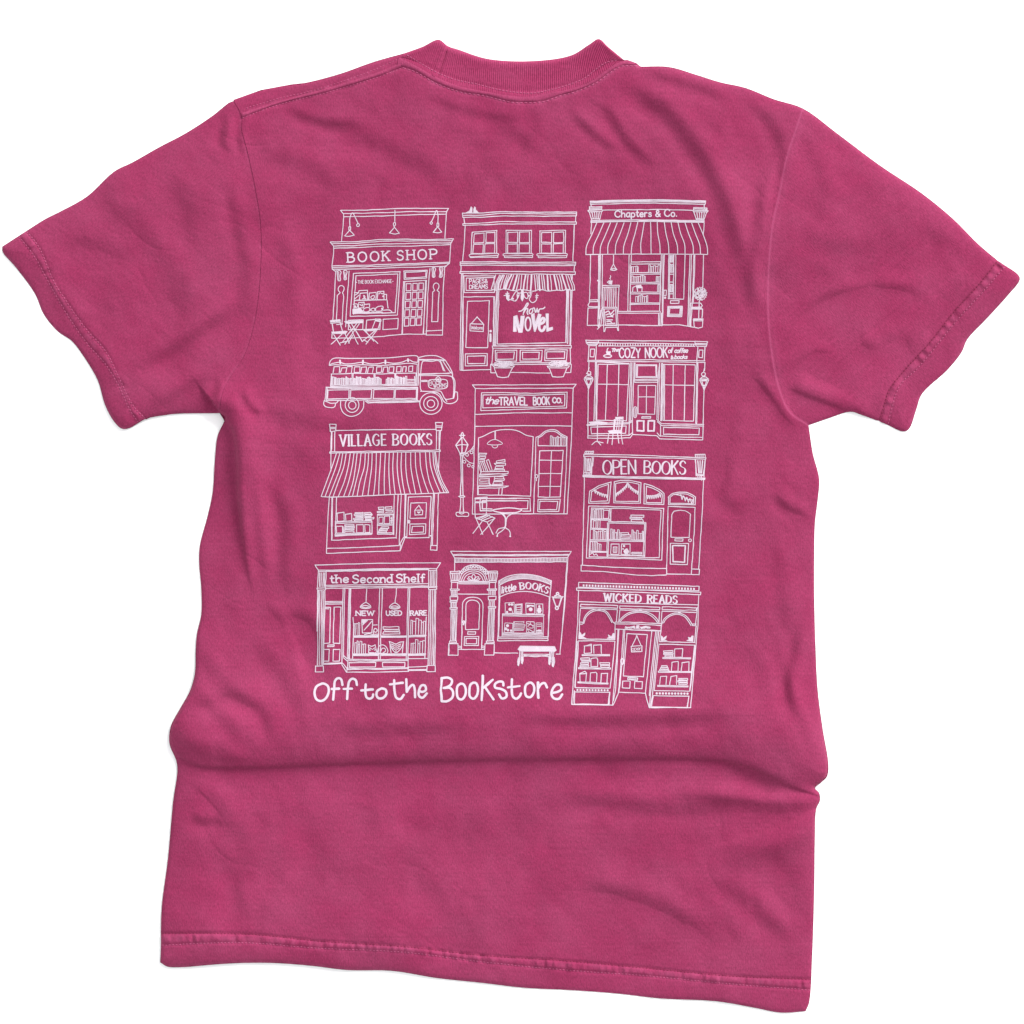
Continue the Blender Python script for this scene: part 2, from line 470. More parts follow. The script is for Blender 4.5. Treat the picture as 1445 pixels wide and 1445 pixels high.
def cotton(name, tint=1.0, angle=0.0, ribbed=False, base=None):
    m, nt, b = new_mat(name)
    N, L = nt.nodes.new, nt.links.new
    tc = N('ShaderNodeTexCoord')
    def mapping(sx, sy, rot=0.0):
        mp = N('ShaderNodeMapping'); mp.inputs['Scale'].default_value = (sx, sy, 1)
        r = N('ShaderNodeMapping'); r.inputs['Rotation'].default_value = (0, 0, rot)
        L(tc.outputs['Object'], r.inputs[0]); L(r.outputs[0], mp.inputs[0])
        flat = N('ShaderNodeVectorMath'); flat.operation = 'MULTIPLY'; flat.inputs[1].default_value = (1, 1, 0)
        L(mp.outputs[0], flat.inputs[0])
        return flat.outputs[0]
    def noise(vec, scale, detail=2, rough=.5):
        n = N('ShaderNodeTexNoise'); n.inputs['Scale'].default_value = scale
        n.inputs['Detail'].default_value = detail; n.inputs['Roughness'].default_value = rough
        L(vec, n.inputs['Vector']); return n.outputs['Fac']
    def math_(op, a, bb, c=None):
        n = N('ShaderNodeMath'); n.operation = op
        for i, v in enumerate((a, bb, c)):
            if v is None: continue
            if isinstance(v, (int, float)): n.inputs[i].default_value = v
            else: L(v, n.inputs[i])
        return n.outputs[0]
    def rng_(v, a, b2, c, d):
        n = N('ShaderNodeMapRange'); n.inputs[1].default_value = a; n.inputs[2].default_value = b2
        n.inputs[3].default_value = c; n.inputs[4].default_value = d; L(v, n.inputs[0]); return n.outputs[0]
    def mix(fac, a, bb, mode='MIX'):
        n = N('ShaderNodeMix'); n.data_type = 'RGBA'; n.blend_type = mode
        if isinstance(fac, (int, float)): n.inputs[0].default_value = fac
        else: L(fac, n.inputs[0])
        for i, v in ((6, a), (7, bb)):
            if isinstance(v, tuple): n.inputs[i].default_value = v
            else: L(v, n.inputs[i])
        return n.outputs[2]
    A = base or (0.200, 0.0190, 0.0640, 1); B = (0.216, 0.0280, 0.0780, 1)
    wash = rng_(noise(mapping(1, 1), 16, 6, .7), .38, .66, 0, 1)          # uneven pigment dye
    c = mix(wash, A, B)
    blot = rng_(noise(mapping(1, 1), 26, 3, .6), .3, .7, .95, 1.05)
    grain = rng_(noise(mapping(900, 330, angle), 1.0, 3, .7), .25, .75, .74, 1.26)       # knit grain, drawn out along the wales
    fine = rng_(noise(mapping(1500, 1500, angle), 1.0, 1, .5), .25, .75, .90, 1.10)
    slub = rng_(noise(mapping(11, 520, angle), 1.0, 2, .6), .3, .7, .955, 1.045)       # slubs across
    f = math_('MULTIPLY', math_('MULTIPLY', grain, fine), math_('MULTIPLY', slub, blot))
    f = math_('MULTIPLY', f, tint)
    cc = N('ShaderNodeVectorMath'); cc.operation = 'SCALE'
    L(c, cc.inputs[0]); L(f, cc.inputs['Scale'])
    at = N('ShaderNodeAttribute'); at.attribute_name = 'wear'
    out = mix(at.outputs['Fac'], cc.outputs[0], (0.30, 0.060, 0.135, 1))
    L(out, b.inputs['Base Color'])
    b.inputs['Roughness'].default_value = .95
    b.inputs['Specular IOR Level'].default_value = .12
    b.inputs['Sheen Weight'].default_value = .05
    b.inputs['Sheen Roughness'].default_value = .5
    b.inputs['Sheen Tint'].default_value = (1, .75, .85, 1)
    bp = N('ShaderNodeBump'); bp.inputs['Strength'].default_value = .8; bp.inputs['Distance'].default_value = .0005
    h = math_('ADD', noise(mapping(1000, 420, angle), 1.0, 2, .6), math_('MULTIPLY', noise(mapping(300, 240, angle), 1.0, 2, .5), .7))
    L(h, bp.inputs['Height']); L(bp.outputs[0], b.inputs['Normal'])
    return m

M_body = cotton('pink_cotton_jersey')
M_sleeve = cotton('pink_cotton_jersey_sleeve', 1.0, math.radians(38))
M_sleeve_r = cotton('pink_cotton_jersey_sleeve_other', 1.04, math.radians(-38))
M_hem = cotton('pink_cotton_hem', 1.03)
M_rib = cotton('pink_cotton_rib', 1.12)
M_tape = cotton('pink_cotton_tape', 1.0, base=(0.232, 0.032, 0.086, 1))

M_thread, nt, b = new_mat('pink_thread')
b.inputs['Base Color'].default_value = (0.31, 0.060, 0.135, 1); b.inputs['Roughness'].default_value = .8
b.inputs['Specular IOR Level'].default_value = .2
M_thread_d, nt, b = new_mat('deep_pink_thread')
b.inputs['Base Color'].default_value = (0.17, 0.014, 0.048, 1); b.inputs['Roughness'].default_value = .8
b.inputs['Specular IOR Level'].default_value = .2

def ink(name, colr):
    m, nt, b = new_mat(name)
    N, L = nt.nodes.new, nt.links.new
    tc = N('ShaderNodeTexCoord')
    n1 = N('ShaderNodeTexNoise'); n1.inputs['Scale'].default_value = 1100; n1.inputs['Detail'].default_value = 2
    L(tc.outputs['Object'], n1.inputs['Vector'])
    r = N('ShaderNodeMapRange'); r.inputs[1].default_value = .3; r.inputs[2].default_value = .72
    r.inputs[3].default_value = 0.0; r.inputs[4].default_value = .30
    L(n1.outputs['Fac'], r.inputs[0])
    mx = N('ShaderNodeMix'); mx.data_type = 'RGBA'
    L(r.outputs[0], mx.inputs[0]); mx.inputs[6].default_value = colr; mx.inputs[7].default_value = (.30, .15, .23, 1)
    L(mx.outputs[2], b.inputs['Base Color'])
    b.inputs['Roughness'].default_value = .7; b.inputs['Specular IOR Level'].default_value = .25
    return m
M_ink = ink('white_screen_print_ink', (0.465, 0.415, 0.475, 1))

M_table, nt, b = new_mat('white_table_surface')
N, L = nt.nodes.new, nt.links.new
n1 = N('ShaderNodeTexNoise'); n1.inputs['Scale'].default_value = 40
mr = N('ShaderNodeMapRange'); mr.inputs[3].default_value = .93; mr.inputs[4].default_value = .95
L(n1.outputs['Fac'], mr.inputs[0])
cm = N('ShaderNodeCombineColor')
for i in range(3): L(mr.outputs[0], cm.inputs[i])
L(cm.outputs[0], b.inputs['Base Color'])
b.inputs['Roughness'].default_value = .9; b.inputs['Specular IOR Level'].default_value = .1

# ---------------------------------------------------------------- setting: the white surface the shirt lies on
g = 6.0
tbl = make_mesh('ground', [(-g, -g, 0), (g, -g, 0), (g, g, 0), (-g, g, 0)], [(0, 1, 2, 3)], M_table, smooth=False)
tag(tbl, 'plain pure white surface under the pink shirt', kind='structure')

# ---------------------------------------------------------------- the shirt
shirt = bpy.data.objects.new('t_shirt', None); col.objects.link(shirt)
tag(shirt, 'pink short-sleeved cotton T-shirt laid flat, back up, printed with white bookshop drawings', 't-shirt')
shirt.empty_display_size = .05

def arr(*ls):
    out = []
    for l in ls: out += [tuple(q) for q in l]
    return out
def sc(l): return [tuple(q) for q in catmull(l, 5)]
def cut(l, y0, y1):
    l = sc(l); return [q for q in l if y0 <= q[1] <= y1]
def shift(l, dx, dy): return [(x + dx, y + dy) for x, y in l]

# back panel, from collar seam to hem stitching
neck = sc(NECK_B)
right_top_b = [q for q in sc(RIGHT_TOP) if q[0] <= 1133]
body_poly = arr(sc(SEAM_L)[::-1], [(368, 127), (411, 119)], [q for q in sc(LEFT_TOP) if 430 <= q[0] <= 571.1], [(569, 80)], neck, [(890, 86), (898, 89)], right_top_b,
                sc(SEAM_R)[1:], [q for q in sc(RIGHT_SIDE) if 602 < q[1] < 1382], sc(HEM_1)[::-1],
                [q for q in sc(LEFT_SIDE) if 590 < q[1] < 1316])
body = panel('back_panel', body_poly, M_body, shirt); add_wear(body)

hem_poly = arr(shift(sc(HEM_1), 0, -2), [q for q in sc(RIGHT_SIDE) if q[1] > 1384], sc(BOTTOM)[1:], [q for q in sc(LEFT_SIDE) if q[1] > 1317][1:])
hem = panel('bottom_hem', hem_poly, M_hem, shirt, dz=-.00012); add_wear(hem)

# sleeves run under the body at the armhole seam
lt = [q for q in sc(LEFT_TOP) if 39 < q[0] < 328]
lb = sc(LEFT_BOT)
sl_poly = arr(lt, [(334, 141)], shift(sc(SEAM_L)[1:-2], 5, 0), [(313, 583)], [q for q in lb if q[0] > 207], sc(SLL_1)[::-1])
sleeve_l = panel('sleeve', sl_poly, M_sleeve, shirt, dz=-.0005); add_wear(sleeve_l)
slh_poly = arr([q for q in sc(LEFT_TOP) if q[0] <= 39], shift(sc(SLL_1), 2, -1), [q for q in lb if q[0] <= 207])
h1 = panel('sleeve_hem', slh_poly, M_sleeve, sleeve_l, dz=-.0006); add_wear(h1)

rt = [q for q in sc(RIGHT_TOP) if q[0] >= 1133]
i_c = min(range(len(rt)), key=lambda i: abs(rt[i][0] - 1408) + abs(rt[i][1] - 368))
i_b = min(range(len(rt)), key=lambda i: abs(rt[i][0] - 1241) + abs(rt[i][1] - 595))
sr_poly = arr(rt[:i_c], sc(SLR_1), rt[i_b + 1:], shift(sc(SEAM_R)[1:-2][::-1], -5, 0), [(1129, 155)])
sleeve_r = panel('sleeve', sr_poly, M_sleeve_r, shirt, dz=-.0005); add_wear(sleeve_r)
srh_poly = arr(rt[i_c:i_b + 1], shift(sc(SLR_1)[::-1], -2, -1))
h2 = panel('sleeve_hem', srh_poly, M_sleeve_r, sleeve_r, dz=-.0006); add_wear(h2)

# ribbed collar, every rib is relief
PAIRS_T = pts("571,75 596,66 619,56 632,65 647,70 688,83 753,86 806,78 831,63 845,55 858,66 881,85")
PAIRS_B = pts("566,82 586,92 604,103 616,109.6 640,119.5 685,129.5 751,137 811,124.5 841,110 862,95.5 870,90 882,85")
def collar():
    t_c = np.array(catmull(PAIRS_T, 12)); b_c = np.array(catmull(PAIRS_B, 12))
    L = np.concatenate([[0], np.cumsum(np.hypot(*np.diff(b_c, axis=0).T) * .6 + np.hypot(*np.diff(t_c, axis=0).T) * .4)])
    pitch = 2.9; nr = int(L[-1] / pitch); nu = nr * 6; nv = 18
    s = np.linspace(0, L[-1], nu + 1)
    tx, ty = np.interp(s, L, t_c[:, 0]), np.interp(s, L, t_c[:, 1])
    bx, by = np.interp(s, L, b_c[:, 0]), np.interp(s, L, b_c[:, 1])
    join = np.interp(36, np.arange(len(L)), L)          # where the two ends of the rib meet (pair 3)
    V = []
    for j in range(nv + 1):
        v = j / nv
        vv = v**1.15
        x = tx + (bx - tx) * vv; y = ty + (by - ty) * vv
        wid = np.hypot(bx - tx, by - ty) * vv            # distance from the top edge
        low = 1.2; body_h = 6.2
        e = np.clip(wid / 7.0, 0, 1)
        z = low + body_h * np.sqrt(np.clip(1 - (1 - e)**2, 0, 1)) + .6 * np.sin(s / 37.0) + .5 * np.sin(s / 17.0 + 1)
        zb = hz(bx, by) / U + .1
        z = z * (1 - vv**3) + zb * vv**3
        z += .42 * np.cos(2 * np.pi * s / pitch) * (1 - .5 * vv**8)
        z -= 1.6 * np.exp(-((s - join - 1.5) / 1.6)**2) * (vv > .15)
        z += 1.0 * np.exp(-((s - join + 4.5) / 3.5)**2)
        z -= 1.1 * np.exp(-((vv - .82) / .045)**2)       # pressed by the stitch line
        V.append(Parr(x, y, z * U))
    v = np.concatenate(V)
    W_ = nu + 1
    q = [(j * W_ + i, (j + 1) * W_ + i, (j + 1) * W_ + i + 1, j * W_ + i + 1) for j in range(nv) for i in range(nu)]
    return quad_mesh('collar', v, np.array(q), M_rib, shirt)
col_o = collar(); add_wear(col_o)

def strip(name, a, b2, mat, parent, bulge, step=2.0, nv=6, base=0.2):
    A = resample(catmull(a, 6), step); n = len(A)
    B = np.array(catmull(b2, 6)); sB = np.concatenate([[0], np.cumsum(np.hypot(*np.diff(B, axis=0).T))])
    t = np.linspace(0, sB[-1], n); B = np.stack([np.interp(t, sB, B[:, 0]), np.interp(t, sB, B[:, 1])], 1)
    V = []
    r = np.random.default_rng(5)
    wob = np.interp(np.arange(n), np.arange(0, n + 4, 4), r.standard_normal(len(np.arange(0, n + 4, 4))) * .25)
    for j in range(nv + 1):
        v = j / nv
        p = A * (1 - v) + B * v
        z = hz(p[:, 0], p[:, 1]) / U + base + (bulge + wob) * math.sin(math.pi * v)**.7 - (0.5 if j in (0, nv) else 0)
        V.append(Parr(p[:, 0], p[:, 1], z * U))
    q = [(j * n + i, (j + 1) * n + i, (j + 1) * n + i + 1, j * n + i + 1) for j in range(nv) for i in range(n - 1)]
    return quad_mesh(name, np.concatenate(V), np.array(q), mat, parent)

NB = pts("563,81 568,83 591,95.7 616,109.6 647,122 681,129 723,136 748,137 775,131.7 806,126 833,115.8 851,103 868,91 884,85.5 897,90.5")
SO = pts("560,97 568,95.7 584.6,100.6 616,118 649.7,130 688,136 716,143.5 750,145 767,143.5 789,136 817,128 842,116.5 858,104.7 876,94.7 899,92.5")
tape = strip('neck_tape', shift(NB, 0, -1), shift(SO, 0, -1.2), M_tape, shirt, 1.0)

SH_M = pts('342,159 395,142.5 450,127.5 523,105.5 565,89')
shoulder = strip('shoulder_seam', SH_M, shift(SH_2[:-1] + [(567, 96)], 0, -1), M_tape, shirt, .9)

def stitches(name, line, mat, parent, ln=3.4, gap=1.5, w=1.2, lift=.35, seed=1, extra=None, slant=0.0):
    p = resample(catmull(line, 6), ln + gap)
    r = random.Random(seed)
    V, F = [], []
    for i in range(len(p) - 1):
        a, c = p[i], p[i + 1]
        d = (c - a); l = np.hypot(*d)
        if l < .1: continue
        d = d / l; nrm = np.array([-d[1], d[0]])
        if slant: d = d * math.cos(slant) + nrm * math.sin(slant); nrm = np.array([-d[1], d[0]])
        k = ln / 2 * r.uniform(.85, 1.1); ww = w / 2 * r.uniform(.85, 1.15)
        m = (a + c) / 2 + nrm * r.uniform(-.25, .25)
        ring = [(-1, 0, -.3), (-.6, -1, 0), (.6, -1, 0), (1, 0, -.3), (.6, 1, 0), (-.6, 1, 0)]
        b0 = len(V)
        for (u, v, zz) in ring:
            q = m + d * u * k + nrm * v * ww
            V.append((q[0], q[1], lift + zz - .3))
        for u in (-.45, .45):
            q = m + d * u * k
            V.append((q[0], q[1], lift + .45))
        F += [(b0, b0 + 1, b0 + 6), (b0 + 1, b0 + 2, b0 + 7, b0 + 6), (b0 + 2, b0 + 3, b0 + 7), (b0 + 3, b0 + 4, b0 + 7), (b0 + 4, b0 + 5, b0 + 6, b0 + 7), (b0 + 5, b0, b0 + 6)]
    V = np.array(V)
    z = hz(V[:, 0], V[:, 1]) + (V[:, 2] + (extra or 0)) * U
    v3 = Parr(V[:, 0], V[:, 1], z)
    F = [tuple(reversed(f)) for f in F]
    o = make_mesh(name, v3, F, mat, parent); o['kind'] = 'stuff'
    return o
stitches('stitching', HEM_1, M_thread_d, hem, seed=1); stitches('stitching', HEM_2, M_thread, hem, seed=2)
stitches('stitching', SLL_1, M_thread, sleeve_l, seed=3); stitches('stitching', SLL_2, M_thread, sleeve_l, seed=4)
stitches('stitching', SLR_1, M_thread_d, sleeve_r, seed=5); stitches('stitching', SLR_2, M_thread, sleeve_r, ln=3.4, gap=1.8, seed=6)
stitches('stitching', SH_1, M_thread, body, seed=7, w=1.1); stitches('stitching', SH_2, M_thread, shoulder, seed=8, w=1.2)
stitches('stitching', STITCH_OUT[1:], M_thread, tape, seed=9, w=1.5, ln=4.6, gap=1.6, extra=.3)

def collar_stitch():
    """stitch line lying in the pressed groove of the rib"""
    p = resample(catmull(STITCH_IN, 6), 5.0); r = random.Random(3)
    V, F = [], []
    for i in range(len(p) - 1):
        a, c = p[i], p[i + 1]; d = (c - a) / np.hypot(*(c - a)); n_ = np.array([-d[1], d[0]]); m = (a + c) / 2
        b0 = len(V)
        for (u, v, zz) in [(-1, 0, 0), (-.6, -1, .1), (.6, -1, .1), (1, 0, 0), (.6, 1, .1), (-.6, 1, .1), (-.45, 0, .6), (.45, 0, .6)]:
            q = m + d * u * 1.9 + n_ * v * .65
            V.append(P(q[0], q[1], (zz + 7.6) * U))
        for f in [(0, 1, 6), (1, 2, 7, 6), (2, 3, 7), (3, 4, 7), (4, 5, 6, 7), (5, 0, 6)]: F.append(tuple(reversed([b0 + k for k in f])))
    o = make_mesh('stitching', V, F, M_thread, col_o); o['kind'] = 'stuff'
    # bring the thread onto the collar surface
    from mathutils.bvhtree import BVHTree
    bvh = BVHTree.FromPolygons([v.co for v in col_o.data.vertices], [tuple(pl.vertices) for pl in col_o.data.polygons])
    for v in o.data.vertices:
        hit = bvh.ray_cast(Vector((v.co.x, v.co.y, .1)), Vector((0, 0, -1)))
        dz = v.co.z - 7.6 * U
        if hit[0] is not None: v.co.z = hit[0].z + dz + .3 * U
collar_stitch()

# ---------------------------------------------------------------- lettering: single-stroke alphabets
GL = {
'A':'8|L0,0 4,10 8,0;L1.5,3.6 6.5,3.6', 'B':'7|L0,0 0,10;S0,10 4,9.9 6,8.6 6,6.8 4,5.4 0,5.3;S0,5.3 4.6,5 7,3.6 6.8,1.5 4.5,.1 0,0',
'C':'8|S8,8.2 6,9.8 4,10 1.4,8.6 0,5 1.4,1.4 4,0 6.4,.3 8,1.9', 'D':'8|L0,0 0,10;S0,10 4,9.8 7.2,8 8,5 7.2,2 4,.2 0,0',
'E':'6|L6,10 0,10 0,0 6,0;L0,5.2 5,5.2', 'G':'8.5|S8,8.4 6.5,9.8 4,10 1.4,8.6 0,5 1.4,1.4 4,0 6.5,.3 8,1.5;L8,1.5 8,4.6 5.2,4.6',
'H':'7.5|L0,0 0,10;L7.5,0 7.5,10;L0,5.2 7.5,5.2', 'I':'1|L.5,0 .5,10', 'K':'7|L0,0 0,10;L6.6,10 0,4.5;L2.2,6.2 7,0',
'L':'5.5|L0,10 0,0 5.5,0', 'M':'9|L0,0 .8,10 4.5,3 8.2,10 9,0', 'N':'7.5|L0,0 0,10 7.5,0 7.5,10',
'O':'9|Q4.5,10 1.2,8.5 0,5 1.2,1.5 4.5,0 7.8,1.5 9,5 7.8,8.5', 'P':'6.8|L0,0 0,10;S0,10 4.2,10 6.8,8.6 6.6,6 4.2,4.8 0,4.8',
'R':'7|L0,0 0,10;S0,10 4.2,10 6.6,8.6 6.4,6.3 4.2,5.1 0,5.1;L3,5.1 7,0',
'S':'6.5|S6.2,8.4 4.8,9.8 3.2,10 1,9 .4,7.4 1.4,5.9 3.4,5.2 5.6,4.2 6.3,2.6 5.4,.8 3.2,0 1.2,.3 0,1.6',
'T':'7.5|L0,10 7.5,10;L3.75,10 3.75,0', 'U':'7.5|S0,10 .1,3.2 1.4,.8 3.8,0 6.1,.8 7.4,3.2 7.5,10', 'V':'8|L0,10 4,0 8,10',
'W':'11|L0,10 2.8,0 5.5,9 8.2,0 11,10', 'X':'7|L0,0 7,10;L0,10 7,0', 'Y':'7|L0,10 3.5,5 7,10;L3.5,5 3.5,0', 'Z':'7|L0,10 7,10 0,0 7,0',
'&':'7|S7,0 3,5 1.4,7.6 2.2,9.6 3.8,9.8 5,8.4 4.2,6.4 1.2,4.2 .2,2.2 1.2,.4 3.4,.1 5.4,1.6 6.8,4.4',
'a':'5.4|S5,5 3.4,6.2 1.4,5.6 .2,3.4 .8,.9 2.4,0 4.2,1 5,3;S5,6.2 5,2 5.2,.4 6,0', 'b':'5.4|L0,10 0,0;S0,4 1.6,6 3.6,6 5.2,4.2 5.2,1.8 3.6,.1 1.6,.1 0,1.6',
'c':'4.6|S4.6,5 3.2,6.2 1.2,5.6 0,3 1.2,.5 3,0 4.6,1', 'd':'5.4|L5.2,10 5.2,0;S5.2,4.2 3.8,6 1.8,6 .1,4.2 .1,1.8 1.8,0 3.8,.1 5.2,1.8',
'e':'5|S.2,3.2 4.9,3.4 4.4,5.4 2.6,6.2 .8,5.2 0,3 .9,.6 2.8,0 4.8,1', 'f':'4|S4.2,9.2 3,10 1.8,9 1.6,6 1.6,0;L0,5.8 3.8,5.8',
'h':'5.2|L0,10 0,0;S0,3.6 1.4,5.8 3.2,6.2 4.8,5 5,0', 'i':'1|L.5,6 .5,0;L.5,8.4 .5,8.7', 'k':'5|L0,10 0,0;L4.6,6 0,2.6;L1.6,3.6 5,0',
'l':'1.2|L.5,10 .5,0', 'm':'8|L0,6 0,0;S0,3.6 1.2,5.8 2.6,6 3.8,5 4,0;S4,3.6 5.2,5.8 6.6,6 7.8,5 8,0', 'n':'5|L0,6 0,0;S0,3.6 1.4,5.8 3.2,6.1 4.8,5 5,0',
'o':'5.4|Q2.7,6.1 .7,5.2 0,3 .7,.8 2.7,0 4.7,.8 5.4,3 4.7,5.2', 'p':'5.4|L0,6 0,-3;S0,4.4 1.6,6 3.6,6 5.2,4.2 5.2,1.8 3.6,.1 1.6,.1 0,1.6',
'r':'3.8|L0,6 0,0;S0,3.4 1.2,5.6 2.6,6.2 3.8,5.6', 's':'4.2|S4,5.2 2.6,6.2 1,5.8 .6,4.6 1.6,3.5 3.2,2.9 4.2,1.8 3.6,.4 2,0 0,.8',
't':'3.6|S1.6,8.8 1.6,1.6 2.4,.2 3.8,.6;L0,6 3.6,6', 'x':'4.6|L0,0 4.6,6;L0,6 4.6,0', '.':'1|L.4,.2 .7,.3',
}
# ---------------------------------------------------------------- printing: ink ribbons draped over the cloth
class Ink:
    def __init__(s): s.v = []; s.f = []
    def ribbon(s, p, w, closed=False, cap=True):
        p = np.asarray(p, float)
        keep = np.concatenate([[True], np.hypot(*np.diff(p, axis=0).T) > .12]); p = p[keep]
        if closed and len(p) > 2 and np.hypot(*(p[0] - p[-1])) < .12: p = p[:-1]
        n = len(p)
        if n < 2: return
        w = np.broadcast_to(np.asarray(w, float), (len(keep),))[keep][:n] if np.ndim(w) else np.full(n, float(w))
        if closed: t = np.roll(p, -1, 0) - np.roll(p, 1, 0)
        else:
            t = np.empty_like(p); t[1:-1] = p[2:] - p[:-2]; t[0] = p[1] - p[0]; t[-1] = p[-1] - p[-2]
        t = t / np.maximum(np.hypot(t[:, 0], t[:, 1])[:, None], 1e-6)
        nr = np.stack([-t[:, 1], t[:, 0]], 1)
        eps = random.uniform(.00012, .00032)
        b = len(s.v)
        for k in range(n):
            h = nr[k] * w[k] / 2
            s.v.append((p[k][0] - h[0], p[k][1] - h[1], eps)); s.v.append((p[k][0] + h[0], p[k][1] + h[1], eps))
        rngk = range(n) if closed else range(n - 1)
        for k in rngk:
            a = b + 2 * k; c = b + 2 * ((k + 1) % n)
            s.f.append((a, a + 1, c + 1, c))
        if cap and not closed:
            for (k, sg) in ((0, -1), (n - 1, 1)):
                a = b + 2 * k
                c = len(s.v)
                for ang in (-50, 0, 50):
                    r = math.radians(ang)
                    d = t[k] * sg * math.cos(r) + nr[k] * math.sin(r)
                    q = p[k] + d * w[k] / 2 * .96
                    s.v.append((q[0], q[1], eps))
                f = (a, c, c + 1, c + 2, a + 1)
                s.f.append(f if sg < 0 else tuple(reversed(f)))
                
    def line(s, p, w, closed=False, wob=.16):
        """a pen line: long runs get a slight hand wobble, sharp corners get round joints"""
        p = [np.array(q, float) for q in p]
        if closed: p = p + [p[0]]
        parts = [[p[0]]]
        for i in range(1, len(p)):
            parts[-1].append(p[i])
            if i < len(p) - 1:
                a = p[i] - p[i - 1]; c = p[i + 1] - p[i]
                la, lc = np.hypot(*a), np.hypot(*c)
                if la > 0 and lc > 0 and np.dot(a, c) / la / lc < math.cos(math.radians(38)): parts.append([p[i]])
        for q in parts:
            r = resample(q, 3.0)
            if len(r) > 3 and wob:
                k = np.random.default_rng(int(abs(q[0][0] * 13 + q[0][1] * 7)) + len(q))
                n = len(r); ctrl = k.standard_normal((n // 3 + 3, 2)) * wob
                x = np.arange(n) / 3.0; i = x.astype(int); f = (x - i)[:, None]; f = f * f * (3 - 2 * f)
                off = ctrl[i] * (1 - f) + ctrl[i + 1] * f
                off[0] = off[-1] = 0
                r = r + off
                ww = w * (1 + .10 * np.interp(np.arange(n), np.arange(0, n + 3, 3), k.standard_normal(len(np.arange(0, n + 3, 3)))))
                s.ribbon(r, np.clip(ww, w * .75, w * 1.3))
            else: s.ribbon(r, w)
    def fill(s, p):
        p = [np.array(q, float) for q in p]
        tris = tessellate_polygon([[Vector((q[0], -q[1], 0)) for q in p]])
        b = len(s.v); eps = random.uniform(.00012, .00032)
        V = [(q[0], q[1]) for q in p]; T = [tuple(t) for t in tris]; mid = {}
        def M(i, j):                              # split long edges so that the ink follows the cloth
            k = (min(i, j), max(i, j))
            if k not in mid:
                mid[k] = len(V); V.append(((V[i][0] + V[j][0]) / 2, (V[i][1] + V[j][1]) / 2))
            return mid[k]
        for _ in range(5):
            L_ = lambda i, j: math.hypot(V[i][0] - V[j][0], V[i][1] - V[j][1]) > 3.5
            N_ = []; ch = False
            for (i, j, k) in T:
                e = [L_(i, j), L_(j, k), L_(k, i)]
                if all(e):
                    a, c, d = M(i, j), M(j, k), M(k, i); N_ += [(i, a, d), (a, j, c), (d, c, k), (a, c, d)]; ch = True
                elif not any(e): N_.append((i, j, k))
                else:
                    while not e[0]: i, j, k = j, k, i; e = e[1:] + e[:1]
                    if e[1]:
                        a, c = M(i, j), M(j, k); N_ += [(a, j, c), (i, a, c), (i, c, k)]
                    elif e[2]:
                        a, d = M(i, j), M(k, i); N_ += [(i, a, d), (a, j, k), (a, k, d)]
                    else:
                        a = M(i, j); N_ += [(i, a, k), (a, j, k)]
                    ch = True
            T = N_
            if not ch: break
        for q in V: s.v.append((q[0], q[1], eps))
        s.f += [tuple(b + k for k in t) for t in T]
    def disc(s, c, rx, ry=None, n=10):
        ry = ry or rx
        b = len(s.v); eps = random.uniform(.00012, .00032)
        for k in range(n):
            a = 2 * math.pi * k / n
            s.v.append((c[0] + rx * math.cos(a), c[1] - ry * math.sin(a), eps))
        s.f.append(tuple(range(b, b + n)))
    def build(s, name, parent):
        if not s.v: return None
        v = np.array(s.v)
        z = hz(v[:, 0], v[:, 1]) + v[:, 2]
        v3 = Parr(v[:, 0], v[:, 1], z)
        # wind every face upwards
        F = []
        for f in s.f:
            q = v3[list(f)]
            ar = sum(q[i][0] * q[(i + 1) % len(f)][1] - q[(i + 1) % len(f)][0] * q[i][1] for i in range(len(f)))
            F.append(f if ar > 0 else tuple(reversed(f)))
        return make_mesh(name, v3, F, M_ink, parent, smooth=False)

def ellipse(c, rx, ry, n=28):
    return [(c[0] + rx * math.cos(2 * math.pi * k / n), c[1] + ry * math.sin(2 * math.pi * k / n)) for k in range(n)]

